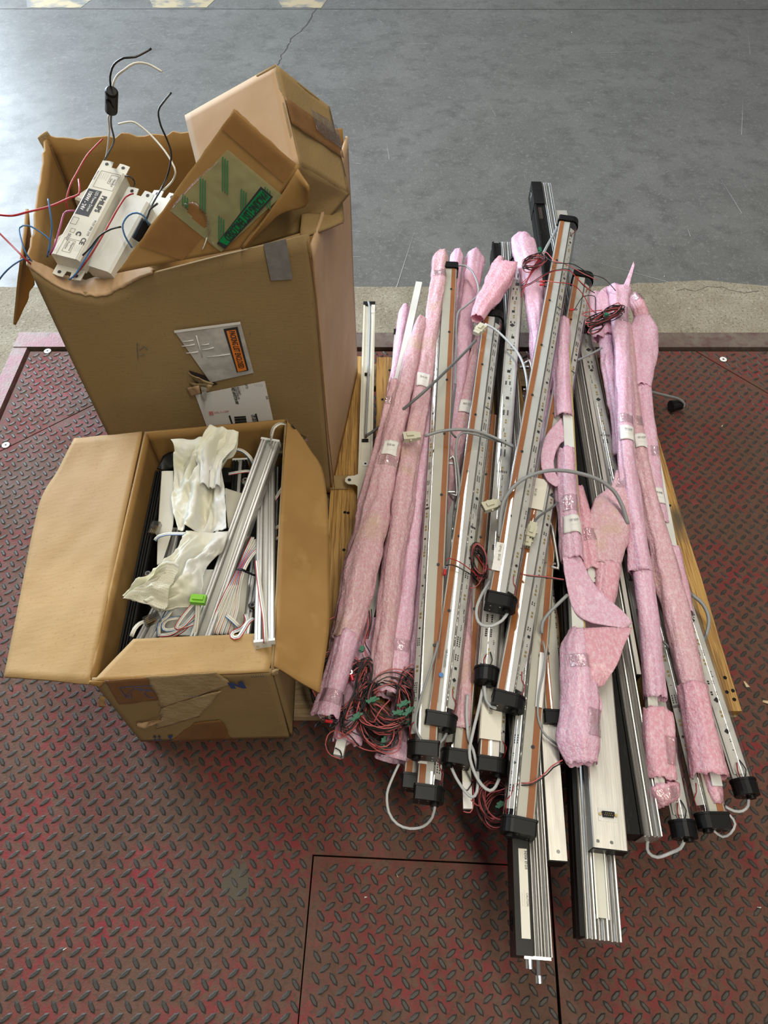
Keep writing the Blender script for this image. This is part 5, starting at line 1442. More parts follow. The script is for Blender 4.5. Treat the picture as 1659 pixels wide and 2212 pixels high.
# ================================================================== pink foam wrapped bars
def S(st, **k): return Sleeve([(P(a, b, z), w_, h_) for a, b, z, w_, h_ in st], **k)
def inner_bar(t, a, b, sz=.018, gold=False, name='bar'):
    m = bar_frame(P(*a), P(*b)); L = (P(*b) - P(*a)).length
    o = G().box(0, L, -sz / 2, sz / 2, -sz / 2, sz / 2, m).out(name, WHITEMETAL, t)
    if gold:
        G().box(.01, L - .01, sz / 2, sz / 2 + .0035, -.005, sz / 2 - .001, m).out('led_strip', GOLD, o)
    return o
def wrapped(label, sleeves, bars=(), name='wrapped_bar', group='pink foam wrapped bars'):
    a = sleeves[0][0][0]
    t = thing(name, label, 'wrapped bar', group, P(a[0], a[1], a[2]))
    for b in bars: inner_bar(t, *b[:2], **(b[2] if len(b) > 2 else {}))
    o = []
    for i, s in enumerate(sleeves):
        st, kw, mat = s[0], dict(s[1]), s[2]
        sl = S(st, **kw); sl.obj = sl.build('foam_wrap', mat, t)
        o.append(sl)
    return t, o
def price(t, sl, i, span=4.0, a0=.9, a1=2.2, flip=False, mat=PAPER):
    n = sl.n
    p = sl.patch('price_sticker', i - span / 2, i + span / 2, a0, a1, mat, sl.obj, .0022, 8, 10)
    am = (a0 + a1) / 2
    for k, (body, sz) in enumerate((('$65.00', .0075), ('- - - - - -', .0055))):
        m = sl.at(i + (-.6 + 1.3 * k), am, .0045)
        m = m @ Matrix.Rotation(math.pi / 2 if not flip else -math.pi / 2, 4, 'Z')
        lettering(body, sz, m, INKGREY, p, 'CENTER', sx=.9)
def shiny(t, sl, i, span=2.5, a0=.7, a1=2.3): sl.patch('clear_tape', i - span / 2, i + span / 2, a0, a1, CLEARTAPE, sl.obj, .0018, 10, 12)

# left group
k = dict(seed=1.0, crinkle=.14, fin=.35, finang=2.2)
t, o = wrapped('pink wrapped bar whose bare white square end rises at the far left', [([(857, 826, .222, .019, .017), (838, 915, .216, .020, .018), (808, 1055, .208, .024, .018), (780, 1185, .20, .024, .018), (752, 1310, .192, .020, .017), (722, 1450, .182, .018, .016)], k, FOAMSHADE)], [((905, 614, .236), (712, 1500, .180))])
shiny(t, o[0], 8)
t, o = wrapped('thick pink wrapped bar on top at the left, open end resting over the wire coils', [([(912, 690, .245, .013, .012), (905, 715, .244, .018, .017), (874, 845, .240, .022, .020), (842, 985, .234, .024, .021), (818, 1095, .230, .026, .022), (790, 1210, .226, .030, .022), (768, 1305, .222, .027, .022), (748, 1385, .218, .023, .021)], dict(seed=2.0, crinkle=.15, fin=.4, finang=1.9), FOAMSHADE), ([(752, 1365, .218, .0245, .0225), (735, 1430, .214, .0240, .022), (716, 1500, .210, .0245, .022), (701, 1553, .206, .027, .023)], dict(seed=2.5, crinkle=.10), FOAM)], [((905, 712, .245), (703, 1548, .206))])
price(t, o[0], o[0].n * .50, 4.2); shiny(t, o[0], o[0].n * .54); shiny(t, o[1], o[1].n * .78)
t, o = wrapped('pink wrapped bar with rounded tip and white price sticker left of the cream tube', [([(958, 545, .250, .012, .012), (953, 560, .250, .022, .018), (945, 640, .246, .020, .018), (925, 760, .240, .020, .018), (906, 880, .234, .022, .019), (884, 985, .230, .023, .020), (868, 1090, .226, .026, .021), (850, 1215, .220, .023, .020), (836, 1330, .214, .022, .020), (819, 1484, .206, .023, .021)], dict(seed=3.0, crinkle=.14, fin=.3, finang=2.4), FOAMSHADE)], [((950, 575, .249), (819, 1482, .206))])
price(t, o[0], o[0].n * .41, 4.4); shiny(t, o[0], 12)
t, o = wrapped('pink wrapped bar half under the cream tube light, ending in a torn open roll', [([(989, 541, .212, .010, .010), (986, 556, .212, .018, .016), (972, 650, .210, .018, .016), (940, 850, .206, .020, .018), (908, 1050, .202, .020, .018), (882, 1230, .198, .021, .018), (862, 1380, .196, .025, .021), (843, 1506, .194, .027, .023)], dict(seed=4.0, crinkle=.13, fin=.25, finang=1.2), FOAM)], [((980, 580, .212), (845, 1500, .194))])
shiny(t, o[0], o[0].n * .93)
t, o = wrapped('pink wrapped bar under the wire coils with a bare white end in front', [([(800, 1338, .172, .018, .017), (782, 1425, .172, .022, .018), (764, 1520, .172, .023, .018), (746, 1608, .172, .027, .020)], dict(seed=5.0, crinkle=.15), FOAM)], [((822, 1230, .172), (731, 1634, .172))])
t, o = wrapped('thin pink wrapped tip behind the white square bar at the far side', [([(876, 661, .178, .010, .010), (872, 680, .178, .018, .016), (860, 780, .175, .017, .015), (842, 900, .172, .018, .016), (822, 1040, .170, .018, .016)], dict(seed=6.0, crinkle=.14), FOAM)])
t, o = wrapped('long pink wrapped bar between the two leftmost tube lights, flared mauve end in front', [([(1028, 544, .196, .014, .013), (1024, 560, .196, .030, .022), (1010, 650, .194, .028, .022), (992, 780, .192, .024, .020), (968, 930, .188, .022, .019), (940, 1110, .184, .020, .018), (905, 1320, .178, .019, .017), (868, 1540, .172, .020, .018), (862, 1590, .170, .022, .019), (852, 1645, .168, .034, .021)], dict(seed=7.0, crinkle=.12, fin=.3, finang=1.6), FOAM)], [((1018, 590, .196), (858, 1620, .170))])
shiny(t, o[0], o[0].n * .97)
t, o = wrapped('pink wrapped bar right of the cream tube with a price sticker beside a white connector', [([(1080, 560, .196, .012, .012), (1076, 572, .196, .022, .018), (1052, 680, .194, .020, .018), (1026, 790, .192, .020, .018), (1004, 890, .188, .020, .018), (978, 1010, .184, .020, .018), (962, 1120, .180, .019, .017)], dict(seed=8.0, crinkle=.13), FOAMSHADE)])
price(t, o[0], o[0].n * .66, 4.0, .7, 2.3)
t, o = wrapped('short visible end of pink wrap low between two tube light caps', [([(1006, 1240, .200, .016, .015), (1000, 1400, .198, .017, .016), (994, 1578, .196, .019, .017)], dict(seed=9.0, crinkle=.10), FOAMSHADE)])
t = thing('foam_roll', 'loose rolled pink foam piece lying over the tube light with the white connector', 'foam wrap', 'loose pink foam pieces', P(1070, 620, .262))
sl = S([(1090, 574, .262, .034, .020), (1078, 605, .262, .037, .022), (1058, 640, .262, .030, .020), (1040, 668, .262, .022, .017), (1030, 690, .262, .018, .014)], seed=10.0, crinkle=.14, fin=.3, finang=.8)
sl.build('foam_wrap', FOAMD, t)
# middle: pink tip behind the topmost tube light
t, o = wrapped('bulky pink wrapped tip at the far side beside the black rail', [([(1133, 512, .262, .022, .018), (1128, 528, .262, .036, .026), (1140, 575, .258, .034, .026), (1152, 640, .250, .026, .022), (1160, 720, .240, .022, .020), (1168, 820, .230, .020, .018), (1185, 960, .216, .020, .018)], dict(seed=11.0, crinkle=.16), FOAM)])
t, o = wrapped('pink wrap peeping out right behind the topmost tube light', [([(1178, 628, .226, .014, .013), (1182, 660, .226, .019, .016), (1192, 740, .224, .020, .017), (1200, 850, .222, .019, .017)], dict(seed=12.0, crinkle=.12), FOAM)])

# right group
t, o = wrapped('pink wrapped bar with a bare blue grey stretch and gold LED edge, wrap torn open', [([(1218, 690, .262, .013, .013), (1216, 720, .262, .018, .017), (1214, 800, .260, .021, .019), (1218, 905, .258, .021, .019)], dict(seed=13.0, crinkle=.12), FOAM), ([(1222, 972, .257, .0205, .018), (1225, 1060, .256, .024, .020), (1231, 1150, .254, .023, .020), (1236, 1215, .252, .024, .020)], dict(seed=13.5, crinkle=.11, fin=.2), FOAM), ([(1252, 1362, .254, .020, .018), (1246, 1400, .254, .030, .022), (1250, 1465, .252, .031, .024), (1250, 1540, .250, .033, .025), (1248, 1600, .248, .036, .026), (1258, 1655, .246, .026, .016)], dict(seed=14.0, crinkle=.13, fin=.3, finang=.5), FOAM)], [((1216, 720, .259), (1255, 1560, .250), dict(sz=.022, gold=True))])
price(t, o[1], o[1].n * .73, 4.2, .55, 2.4, True); shiny(t, o[1], o[1].n * .55, 4); shiny(t, o[2], o[2].n * .72, 5, .4, 1.3); shiny(t, o[2], o[2].n * .28, 2.5)
tw = t
# torn flaps of that wrap
loft('foam_flap', PP([(1212, 905, .262), (1180, 940, .266), (1168, 990, .268), (1175, 1030, .266), (1200, 1052, .262)]), PP([(1222, 950, .262), (1206, 965, .268), (1196, 995, .272), (1200, 1020, .270), (1218, 1045, .262)]), FOAM, tw, 30, 12, .0016, .004, 24, 2)
loft('foam_flap', PP([(1214, 1205, .262), (1222, 1260, .264), (1248, 1330, .266), (1300, 1352, .268), (1352, 1358, .268)]), PP([(1252, 1200, .262), (1278, 1255, .268), (1310, 1290, .276), (1345, 1320, .276), (1366, 1345, .270)]), FOAM, tw, 34, 14, .0016, .004, 20, 4)
loft('foam_flap', PP([(1246, 1356, .272), (1258, 1400, .274), (1270, 1440, .272), (1284, 1485, .266)]), PP([(1366, 1356, .272), (1348, 1396, .276), (1330, 1440, .272), (1302, 1482, .262)]), FOAMD, tw, 30, 18, .0016, .006, 18, 6)
loft('foam_flap', PP([(1270, 1480, .262), (1276, 1530, .262), (1280, 1580, .260)]), PP([(1292, 1490, .266), (1302, 1525, .262), (1292, 1565, .256)]), FOAM, tw, 18, 10, .0016, .004, 24, 8)
t, o = wrapped('rose pink wrapped bar end with a small wire ring, under the torn wrap', [([(1244, 1055, .226, .018, .016), (1258, 1120, .226, .022, .019), (1268, 1180, .226, .023, .019), (1276, 1238, .226, .023, .019)], dict(seed=15.0, crinkle=.08), FOAMD)], [((1244, 1060, .226), (1281, 1262, .226))])
wire('wire_ring', PP([(1284, 1250, .235), (1292, 1240, .238), (1296, 1246, .238), (1292, 1258, .234), (1288, 1266, .230)]), .0009, CHROME, t)
shiny(t, o[0], o[0].n * .62, 3, .9, 2.0)
t, o = wrapped('wide loose pink wrap narrowing to a rose roll over the silver housing', [([(1344, 1022, .232, .014, .013), (1342, 1055, .232, .018, .016), (1330, 1100, .232, .040, .020), (1316, 1160, .232, .040, .021), (1312, 1210, .232, .030, .020), (1310, 1228, .232, .026, .019)], dict(seed=16.0, crinkle=.12, fin=.3, finang=2.6), FOAMSHADE), ([(1312, 1218, .232, .0255, .020), (1308, 1270, .232, .023, .019), (1300, 1318, .230, .018, .015), (1296, 1340, .228, .014, .012)], dict(seed=16.5, crinkle=.08), FOAMD)])
shiny(t, o[0], 4, 3)
t, o = wrapped('longest pink wrapped bar on the right with a crumpled bag at its near end', [([(1336, 628, .262, .034, .024), (1337, 650, .262, .026, .022), (1338, 700, .260, .022, .020), (1342, 760, .258, .020, .019), (1348, 860, .252, .022, .020), (1352, 980, .244, .021, .019), (1366, 1090, .236, .021, .019), (1378, 1180, .230, .021, .019), (1386, 1240, .226, .022, .020)], dict(seed=17.0, crinkle=.11, fin=.25, finang=2.0), FOAM), ([(1385, 1225, .226, .0195, .0175), (1396, 1310, .220, .020, .018), (1405, 1400, .214, .020, .018), (1414, 1512, .206, .0205, .018)], dict(seed=17.5, crinkle=.10, fin=.25), FOAM), ([(1415, 1530, .206, .023, .020), (1418, 1590, .202, .026, .022), (1422, 1650, .198, .024, .021), (1424, 1688, .196, .024, .020)], dict(seed=18.0, crinkle=.12, fin=.3, finang=.4), FOAMD), ([(1418, 1690, .196, .022, .018), (1424, 1708, .194, .031, .021), (1430, 1726, .190, .029, .019), (1438, 1742, .188, .017, .012)], dict(seed=18.5, crinkle=.25), FOAMD)], [((1340, 720, .258), (1422, 1700, .196))])
price(t, o[0], o[0].n * .60, 4.2, .8, 2.3, True); shiny(t, o[0], o[0].n * .55, 2.5); shiny(t, o[0], 12, 6); shiny(t, o[2], o[2].n * .6, 5, .5, 1.2); shiny(t, o[3], 2, 2)
tw = t
loft('foam_flap', PP([(1288, 640, .262), (1300, 625, .266), (1318, 618, .266)]), PP([(1290, 690, .256), (1310, 690, .258), (1330, 690, .256)]), FOAM, tw, 16, 12, .0016, .004, 24, 3)
loft('foam_flap', PP([(1318, 652, .266), (1334, 640, .272), (1352, 605, .285), (1368, 566, .300)]), PP([(1335, 690, .266), (1348, 668, .268), (1360, 615, .284), (1371, 572, .298)]), FOAM, tw, 26, 8, .0018, .003, 24, 5)
t, o = wrapped('pink wrapped bar second from the pallet edge, large rose wrap at its near end', [([(1352, 700, .228, .014, .013), (1356, 760, .226, .018, .016), (1364, 860, .222, .019, .017), (1378, 960, .218, .020, .018), (1400, 1070, .212, .020, .018), (1424, 1170, .208, .022, .020), (1440, 1240, .206, .026, .021), (1464, 1340, .202, .027, .021), (1490, 1462, .198, .024, .020), (1496, 1490, .197, .022, .020)], dict(seed=19.0, crinkle=.11, fin=.3, finang=2.3), FOAMSHADE), ([(1494, 1478, .198, .0275, .024), (1506, 1540, .195, .028, .024), (1520, 1610, .191, .030, .024), (1534, 1682, .188, .032, .024)], dict(seed=19.5, crinkle=.10, fin=.2), FOAMD), ([(1532, 1668, .178, .017, .015), (1540, 1710, .176, .017, .015), (1547, 1740, .174, .014, .012)], dict(seed=20.0, crinkle=.12), FOAMD)], [((1370, 900, .220), (1546, 1700, .186))])
price(t, o[0], o[0].n * .42, 4.0, .8, 2.2, True); shiny(t, o[0], o[0].n * .36, 3, .9, 1.7)
tw = t
loft('foam_flap', PP([(1452, 1300, .196), (1462, 1400, .192), (1476, 1480, .19)]), PP([(1442, 1330, .185), (1450, 1420, .18), (1468, 1500, .178)]), FOAMD, tw, 20, 8, .0016, .003, 24, 3)
t, o = wrapped('pink wrapped bar along the pallet edge with three overlapping foam skirts', [([(1366, 642, .222, .018, .016), (1376, 655, .222, .020, .018), (1386, 680, .220, .020, .018), (1388, 700, .220, .019, .017)], dict(seed=21.0, crinkle=.08), FOAMD), ([(1388, 688, .220, .024, .018), (1390, 720, .219, .040, .020), (1386, 780, .216, .036, .019), (1384, 840, .213, .024, .018)], dict(seed=21.5, crinkle=.12), FOAM), ([(1384, 790, .212, .020, .017), (1392, 880, .206, .020, .017), (1402, 970, .200, .020, .017), (1416, 1080, .192, .020, .017), (1428, 1135, .188, .018, .016)], dict(seed=22.0, crinkle=.10), FOAM), ([(1446, 1185, .184, .021, .018), (1462, 1250, .182, .020, .017), (1480, 1330, .178, .017, .015)], dict(seed=22.5, crinkle=.10), FOAM)], [((1390, 860, .205), (1478, 1330, .178))])
price(t, o[2], o[2].n * .86, 4.2, .8, 2.2, True); shiny(t, o[2], o[2].n * .60, 3, .9, 1.7); shiny(t, o[0], 2, 2.5)
loft('foam_flap', PP([(1392, 755, .216), (1394, 800, .214), (1388, 860, .210)]), PP([(1410, 735, .206), (1406, 790, .202), (1394, 855, .200)]), FOAM, t, 20, 8, .0016, .004, 24, 4)
t, o = wrapped('pair of short pink sleeves standing behind the red and black wire knot', [([(1283, 636, .238, .016, .015), (1286, 665, .236, .019, .017), (1290, 720, .230, .018, .016), (1292, 735, .228, .016, .014)], dict(seed=23.0, crinkle=.09), FOAM), ([(1298, 636, .236, .016, .015), (1306, 680, .232, .020, .017), (1312, 730, .226, .020, .017)], dict(seed=23.5, crinkle=.09), FOAMD)])
shiny(t, o[1], 3, 3)
t, o = wrapped('mauve pink sleeve left of the longest wrapped bar, deep fold at its side', [([(1313, 722, .222, .020, .016), (1317, 770, .218, .022, .018), (1326, 850, .212, .016, .015), (1336, 910, .206, .016, .015), (1344, 985, .200, .016, .015)], dict(seed=24.0, crinkle=.15, fin=.4, finang=2.8), FOAM)])
price(t, o[0], o[0].n * .93, 3.2, .9, 2.2, True)

# ================================================================== cables
def cable(label, pts, r, mat=GREYCABLE, name='cable', cat='cable', group='grey cables on the heap'):
    t = thing(name, label, cat, group, P(*pts[0]))
    wire('jacket', PP(pts), r * .84, mat, t, 8, .008)
    return t
def tailof(t, pts, wd=.0075, mat=PALECABLE):
    return flat('cable_tail', PP(pts), wd * .72, .0024, mat, t)
def connector(parent, px, py, z, ang, mat=NYLON, n=4, s=1.0):
    m = Matrix.Translation(P(px, py, z)) @ Matrix.Rotation(ang, 4, 'Z') @ Matrix.Diagonal((s, s, s, 1))
    g = G().box(-.020, .010, -.011, .011, -.006, .006, m).box(.010, .020, -.0085, .0085, -.005, .005, m).box(-.012, .004, -.004, .004, .006, .010, m).box(-.006, -.002, -.0145, .0145, -.003, .003, m)
    o = g.out('plug_housing', mat, parent)
    for i in range(n):
        G().cyl(m @ Vector((-.0212, -.008 + .0053 * i, 0)), m @ Vector((-.019, -.008 + .0053 * i, 0)), .0016, 8).out('plug_hole', INK, o)
    return o

t = cable('dark grey cable stretched from the channel lamp up to a white connector', [(791, 942, .184), (830, 915, .215), (870, 885, .255), (925, 838, .285), (975, 790, .282), (1010, 755, .276), (1028, 735, .272)], .0042, DARKCABLE)
connector(t, 1036, 712, .272, -2.2)
t = cable('pale grey cable from the upper white connector curving down beside the topmost tube', [(1048, 700, .270), (1070, 712, .270), (1095, 735, .268), (1120, 765, .262), (1134, 800, .255), (1140, 850, .250), (1136, 900, .240)], .0036, PALECABLE)
t = cable('grey cable bowed across three tube lights from a milky connector', [(918, 942, .282), (950, 932, .285), (985, 928, .285), (1020, 930, .282), (1060, 942, .280), (1110, 966, .272)], .0042, GREYCABLE)
connector(t, 890, 943, .278, .10)
t = cable('second grey cable looping down from the bowed one between the tubes', [(1108, 962, .266), (1060, 948, .272), (1025, 938, .276), (1000, 935, .278), (988, 948, .274), (985, 980, .268), (990, 1020, .258), (992, 1060, .25), (984, 1100, .24)], .0034, GREYCABLE)
t = cable('thick grey cable arching high over the middle of the heap', [(1078, 1160, .29), (1082, 1110, .30), (1092, 1075, .305), (1120, 1042, .312), (1155, 1024, .318), (1195, 1016, .318), (1240, 1020, .312), (1290, 1035, .300), (1325, 1060, .285), (1345, 1095, .268), (1356, 1132, .25)], .0050, GREYCABLE)
t = cable('milky four pole connector hanging on a short grey cord below the arching cable', [(1082, 1082, .284), (1076, 1085, .284)], .003, GREYCABLE)
connector(t, 1062, 1092, .282, .35)
t = cable('thin dark cord ending in two white connectors beside the topmost tube', [(1205, 1085, .262), (1190, 1098, .264), (1165, 1115, .266), (1152, 1130, .268)], .0030, DARKCABLE)
connector(t, 1148, 1145, .268, 1.2, s=.95); connector(t, 1138, 1165, .262, 1.3, s=.9)
t = cable('grey loop of cable at the upper cap of the cream tube light', [(988, 574, .258), (1005, 574, .262), (1022, 590, .264), (1033, 618, .262), (1030, 640, .258), (1005, 662, .256), (988, 682, .254), (985, 760, .250), (983, 830, .25)], .0032, GREYCABLE)
cable('grey cable running down the right side of the cream tube', [(984, 830, .25), (976, 900, .25), (974, 930, .25), (985, 945, .25)], .0030, DARKCABLE)
cable('grey cord from the topmost cap down over the silver extrusion', [(1206, 487, .285), (1194, 510, .285), (1180, 535, .282), (1168, 560, .278)], .0050, GREYCABLE)
t = cable('grey cable on the deck beyond the pallet edge with a black angled plug', [(1380, 842, .20), (1400, 845, .17), (1420, 850, .13), (1445, 856, .09), (1466, 862, .055), (1478, 872, .035), (1476, 880, .025)], .0048, GREYCABLE)
m = Matrix.Translation(P(1462, 876, .022)) @ Matrix.Rotation(.2, 4, 'Z')
G().cyl(m @ Vector((-.018, 0, 0)), m @ Vector((.012, 0, .002)), .0150, 14).cyl(m @ Vector((.006, 0, .002)), m @ Vector((.022, -.004, .004)), .0098, 12).out('angled_plug', BLACK, t)
G().cyl(m @ Vector((-.019, 0, 0)), m @ Vector((-.012, 0, 0)), .0175, 14).out('plug_ring', BLACK, t)
cable('grey cable bulging out over the pallet edge on the right', [(1478, 1270, .178), (1495, 1285, .178), (1518, 1305, .176), (1531, 1335, .172), (1526, 1370, .166), (1508, 1402, .162)], .0048, GREYCABLE)
cable('dark cable passing below the right pink wraps', [(1418, 1370, .20), (1435, 1388, .196), (1448, 1402, .19), (1462, 1420, .18)], .0030, DARKCABLE)
cable('grey cable crossing the chip filled round tube at the right', [(1248, 778, .25), (1270, 768, .246), (1300, 752, .244)], .0034, GREYCABLE)
cable('grey flat cable rising beside the white double edged tube', [(1226, 1285, .262), (1205, 1305, .258), (1185, 1325, .252), (1172, 1345, .246), (1170, 1368, .244)], .0042, GREYCABLE)
cable('thin grey cord snaking down past the double edged tube', [(1173, 1385, .246), (1178, 1410, .246), (1174, 1450, .244), (1164, 1500, .242), (1162, 1545, .24), (1172, 1580, .236), (1190, 1598, .23), (1206, 1610, .222)], .0024, GREYCABLE)
# tails of the tube light caps
tailof(T[2], [(966, 1578, .236), (958, 1597, .240), (935, 1612, .244), (912, 1600, .250), (897, 1565, .258), (905, 1520, .262), (925, 1460, .264), (942, 1405, .262), (946, 1385, .258)], .0060, GREYCABLE)
tailof(T[4], [(1096, 1325, .280), (1085, 1340, .282), (1062, 1352, .282), (1040, 1350, .282), (1030, 1335, .280), (1030, 1312, .278), (1042, 1282, .275), (1060, 1255, .270)])
tailof(T[9], [(940, 1738, .186), (934, 1765, .170), (915, 1785, .155), (885, 1790, .150), (858, 1780, .150), (840, 1755, .155), (836, 1715, .162), (848, 1680, .168), (862, 1650, .172)], .0062)
tailof(T[8], [(974, 1655, .192), (985, 1680, .19), (1005, 1710, .19), (1020, 1722, .19), (1030, 1710, .192), (1032, 1670, .20), (1022, 1620, .21), (1012, 1595, .214), (1008, 1540, .22), (1010, 1500, .222)], .0070)
tailof(T[7], [(1078, 1682, .196), (1070, 1700, .196), (1058, 1708, .198), (1040, 1695, .204), (1022, 1662, .212), (1014, 1625, .220), (1022, 1580, .226), (1034, 1530, .228), (1042, 1490, .226)])
tailof(T[5], [(1046, 1482, .232), (1050, 1510, .232), (1060, 1525, .234), (1072, 1530, .236)], .0075)
tailof(T[14], [(1542, 1795, .170), (1560, 1808, .160), (1578, 1800, .156), (1588, 1780, .158), (1575, 1760, .164), (1552, 1742, .168)], .0055)
rt_ = [o for o in COL.objects if o.name.startswith('round_tube_light')]
tailof(rt_[1], [(1478, 1815, .170), (1470, 1832, .165), (1450, 1842, .155), (1420, 1852, .150), (1401, 1842, .150), (1398, 1822, .156), (1408, 1790, .162), (1418, 1755, .166)])
tailof(rt_[2], [(1616, 1722, .170), (1616, 1740, .162), (1604, 1752, .158), (1585, 1752, .160), (1566, 1742, .164)], .0065)
# small loops of bright pipe clamps between the tubes
for lab, px, py, z in (('shiny clamp bracket between the cream tube and its neighbour', 975, 1030, .206), ('shiny clamp bracket beside the topmost tube light', 1142, 815, .222), ('shiny clamp bracket right of the double edged tube', 1188, 1180, .226)):
    t = thing('clamp_bracket', lab, 'bracket', 'bright clamp brackets', P(px, py, z))
    c = P(px, py, z)
    G().tube(crom([c + Vector((-.006, .050, 0)), c + Vector((.004, .056, .004)), c + Vector((.010, .050, .004)), c + Vector((.010, -.050, .004)), c + Vector((.004, -.056, .004)), c + Vector((-.006, -.050, 0))], .008), .003, 7).out('clamp_loop', ALUSATIN, t, smooth=True)
    for dy in (.042, -.042): G().cyl(c + Vector((-.018, dy, -.004)), c + Vector((.006, dy, -.004)), .0045, 12).out('clamp_pin', CHROME, t)

# ================================================================== red and black wire
def coil(parent, c, rx, ry, n, ang, seed, lift=.012, r=.0011, wob=.25, part='wire_loop', tw=1.0):
    rnd = random.Random(seed)
    for col in (0, 1):
        g = G()
        for k in range(n):
            if k % 2 != col: continue
            a0 = rnd.uniform(0, 6.28); ex, ey = rx * rnd.uniform(.72, 1.05), ry * rnd.uniform(.72, 1.05)
            dx, dy = rnd.uniform(-.1, .1) * rx, rnd.uniform(-.1, .1) * ry
            h = rnd.uniform(0, lift); aa = ang + rnd.uniform(-.15, .15); pts = []
            m = 12
            for i in range(m + 1):
                a = a0 + tw * 2 * math.pi * i / m * rnd.uniform(.97, 1.03)
                x = dx + ex * math.cos(a) * (1 + wob * .3 * nz((a, k, 0), 1, seed)); y = dy + ey * math.sin(a) * (1 + wob * .3 * nz((a, k, 3), 1, seed))
                pts.append(c + Vector((x * math.cos(aa) - y * math.sin(aa), x * math.sin(aa) + y * math.cos(aa), h + .006 * nz((a, k, 7), 1, seed))))
            g.tube(crom(pts, .010), r, 5)
        if g.v: g.out(part, (WPINK, WBLACK)[col], parent, smooth=True)
def tie(parent, px, py, z, ang, s=1.0):
    s *= .8
    m = Matrix.Translation(P(px, py, z)) @ Matrix.Rotation(ang, 4, 'Z')
    G().box(-.016 * s, .016 * s, -.002, .002, -.001, .001, m).box(-.005, .005, -.0045, .0045, -.003, .003, m).box(-.014 * s, .010 * s, -.002, .002, .002, .004, m @ Matrix.Rotation(.5, 4, 'Z')).out('twist_tie', GREENTIE, parent)
def stray(parent, items, r=.0012):
    for pts, mat in items: wire('loose_wire', PP(pts), r, mat, parent, 5, .007)
def crimp(parent, px, py, z, ang, mat=CRIMPRED, ring=True):
    m = Matrix.Translation(P(px, py, z)) @ Matrix.Rotation(ang, 4, 'Z')
    o = G().cyl(m @ Vector((-.008, 0, 0)), m @ Vector((.005, 0, 0)), .0030, 10).out('crimp_sleeve', mat, parent)
    if ring:
        g = G(); v = []
        for i in range(12):
            a = 2 * math.pi * i / 12
            for rr in (.0045, .0022):
                for z_ in (-.0005, .0005): v.append(m @ Vector((.010 + rr * math.cos(a), rr * math.sin(a), z_)))
        f = []
        for i in range(12):
            j = (i + 1) % 12
            f += [(4 * i + 1, 4 * j + 1, 4 * j + 3, 4 * i + 3), (4 * i, 4 * i + 2, 4 * j + 2, 4 * j), (4 * i, 4 * j, 4 * j + 1, 4 * i + 1), (4 * i + 2, 4 * i + 3, 4 * j + 3, 4 * j + 2)]
        g.add(v, f).out('crimp_ring', CHROME, o)
t = thing('wire_coil', 'red and black wire coil round the thick pink wrap at the lower left', 'wire', 'red and black wire coils', P(735, 1480, .19))
coil(t, P(733, 1482, .186), .058, .066, 16, .3, 3, .03)
coil(t, P(752, 1500, .186), .020, .070, 14, -.6, 5, .03)
stray(t, [([(705, 1345, .2), (712, 1338, .205), (722, 1333, .205), (732, 1331, .205)], WPINK), ([(700, 1424, .2), (706, 1420, .2), (716, 1417, .2)], WBLACK)])
crimp(t, 736, 1330, .205, .1, CRIMPBLUE, False); crimp(t, 719, 1417, .2, .1, CRIMPBLUE, False); crimp(t, 709, 1558, .225, 3.0); crimp(t, 760, 1462, .215, 1.9)
t = thing('wire_coil', 'long upright loops of red and black wire between the pink wraps', 'wire', 'red and black wire coils', P(785, 1500, .2))
coil(t, P(786, 1482, .200), .014, .048, 16, -.15, 7, .03)
coil(t, P(772, 1530, .200), .016, .058, 14, -.45, 9, .03)
stray(t, [([(792, 1315, .215), (795, 1350, .215), (786, 1390, .212), (790, 1415, .21), (805, 1440, .21)], WPINK), ([(796, 1312, .215), (799, 1350, .215), (788, 1385, .212), (800, 1410, .21), (808, 1432, .21)], WBLACK), ([(798, 1320, .213), (800, 1345, .213), (792, 1380, .212)], WRED), ([(802, 1316, .214), (803, 1342, .213), (795, 1380, .212)], WBLACK), ([(800, 1455, .21), (812, 1475, .208), (818, 1490, .205), (832, 1495, .205)], WPINK)])
tie(t, 770, 1548, .232, .5); tie(t, 782, 1402, .214, 1.2, .6)
t = thing('wire_coil', 'large tangled coil of red and black wire with green ties before the pink ends', 'wire', 'red and black wire coils', P(835, 1540, .19))
coil(t, P(830, 1535, .190), .054, .046, 22, .4, 11, .04)
coil(t, P(845, 1520, .190), .046, .050, 14, -.3, 13, .05)
coil(t, P(815, 1575, .180), .034, .052, 18, .6, 15, .03)
coil(t, P(880, 1510, .200), .020, .055, 14, -.2, 17, .03)
for q in ((872, 1520, .246, .3), (862, 1540, .240, -.2), (882, 1536, .242, .6), (805, 1512, .235, .2), (828, 1605, .20, 1.3), (880, 1555, .22, 1.8)): tie(t, *q)
stray(t, [([(842, 1512, .245), (825, 1530, .25), (815, 1545, .245), (808, 1560, .235), (798, 1557, .23)], WPINK), ([(703, 1606, .20), (708, 1588, .205), (722, 1578, .21), (740, 1585, .215), (760, 1602, .20), (785, 1618, .19), (815, 1622, .18), (840, 1610, .18), (850, 1590, .19)], WPINK), ([(703, 1606, .20), (706, 1620, .19), (716, 1632, .185), (737, 1640, .185)], WPINK), ([(735, 1578, .215), (750, 1572, .215), (762, 1582, .21), (785, 1592, .205), (810, 1598, .20)], WBLACK), ([(742, 1500, .23), (742, 1560, .22), (735, 1578, .215), (755, 1588, .21), (775, 1612, .195)], WBLACK), ([(724, 1616, .19), (735, 1622, .186), (738, 1635, .184), (730, 1640, .184)], WBLACK), ([(875, 1440, .22), (865, 1480, .225), (864, 1510, .23), (880, 1535, .23), (892, 1545, .22)], WPINK)])
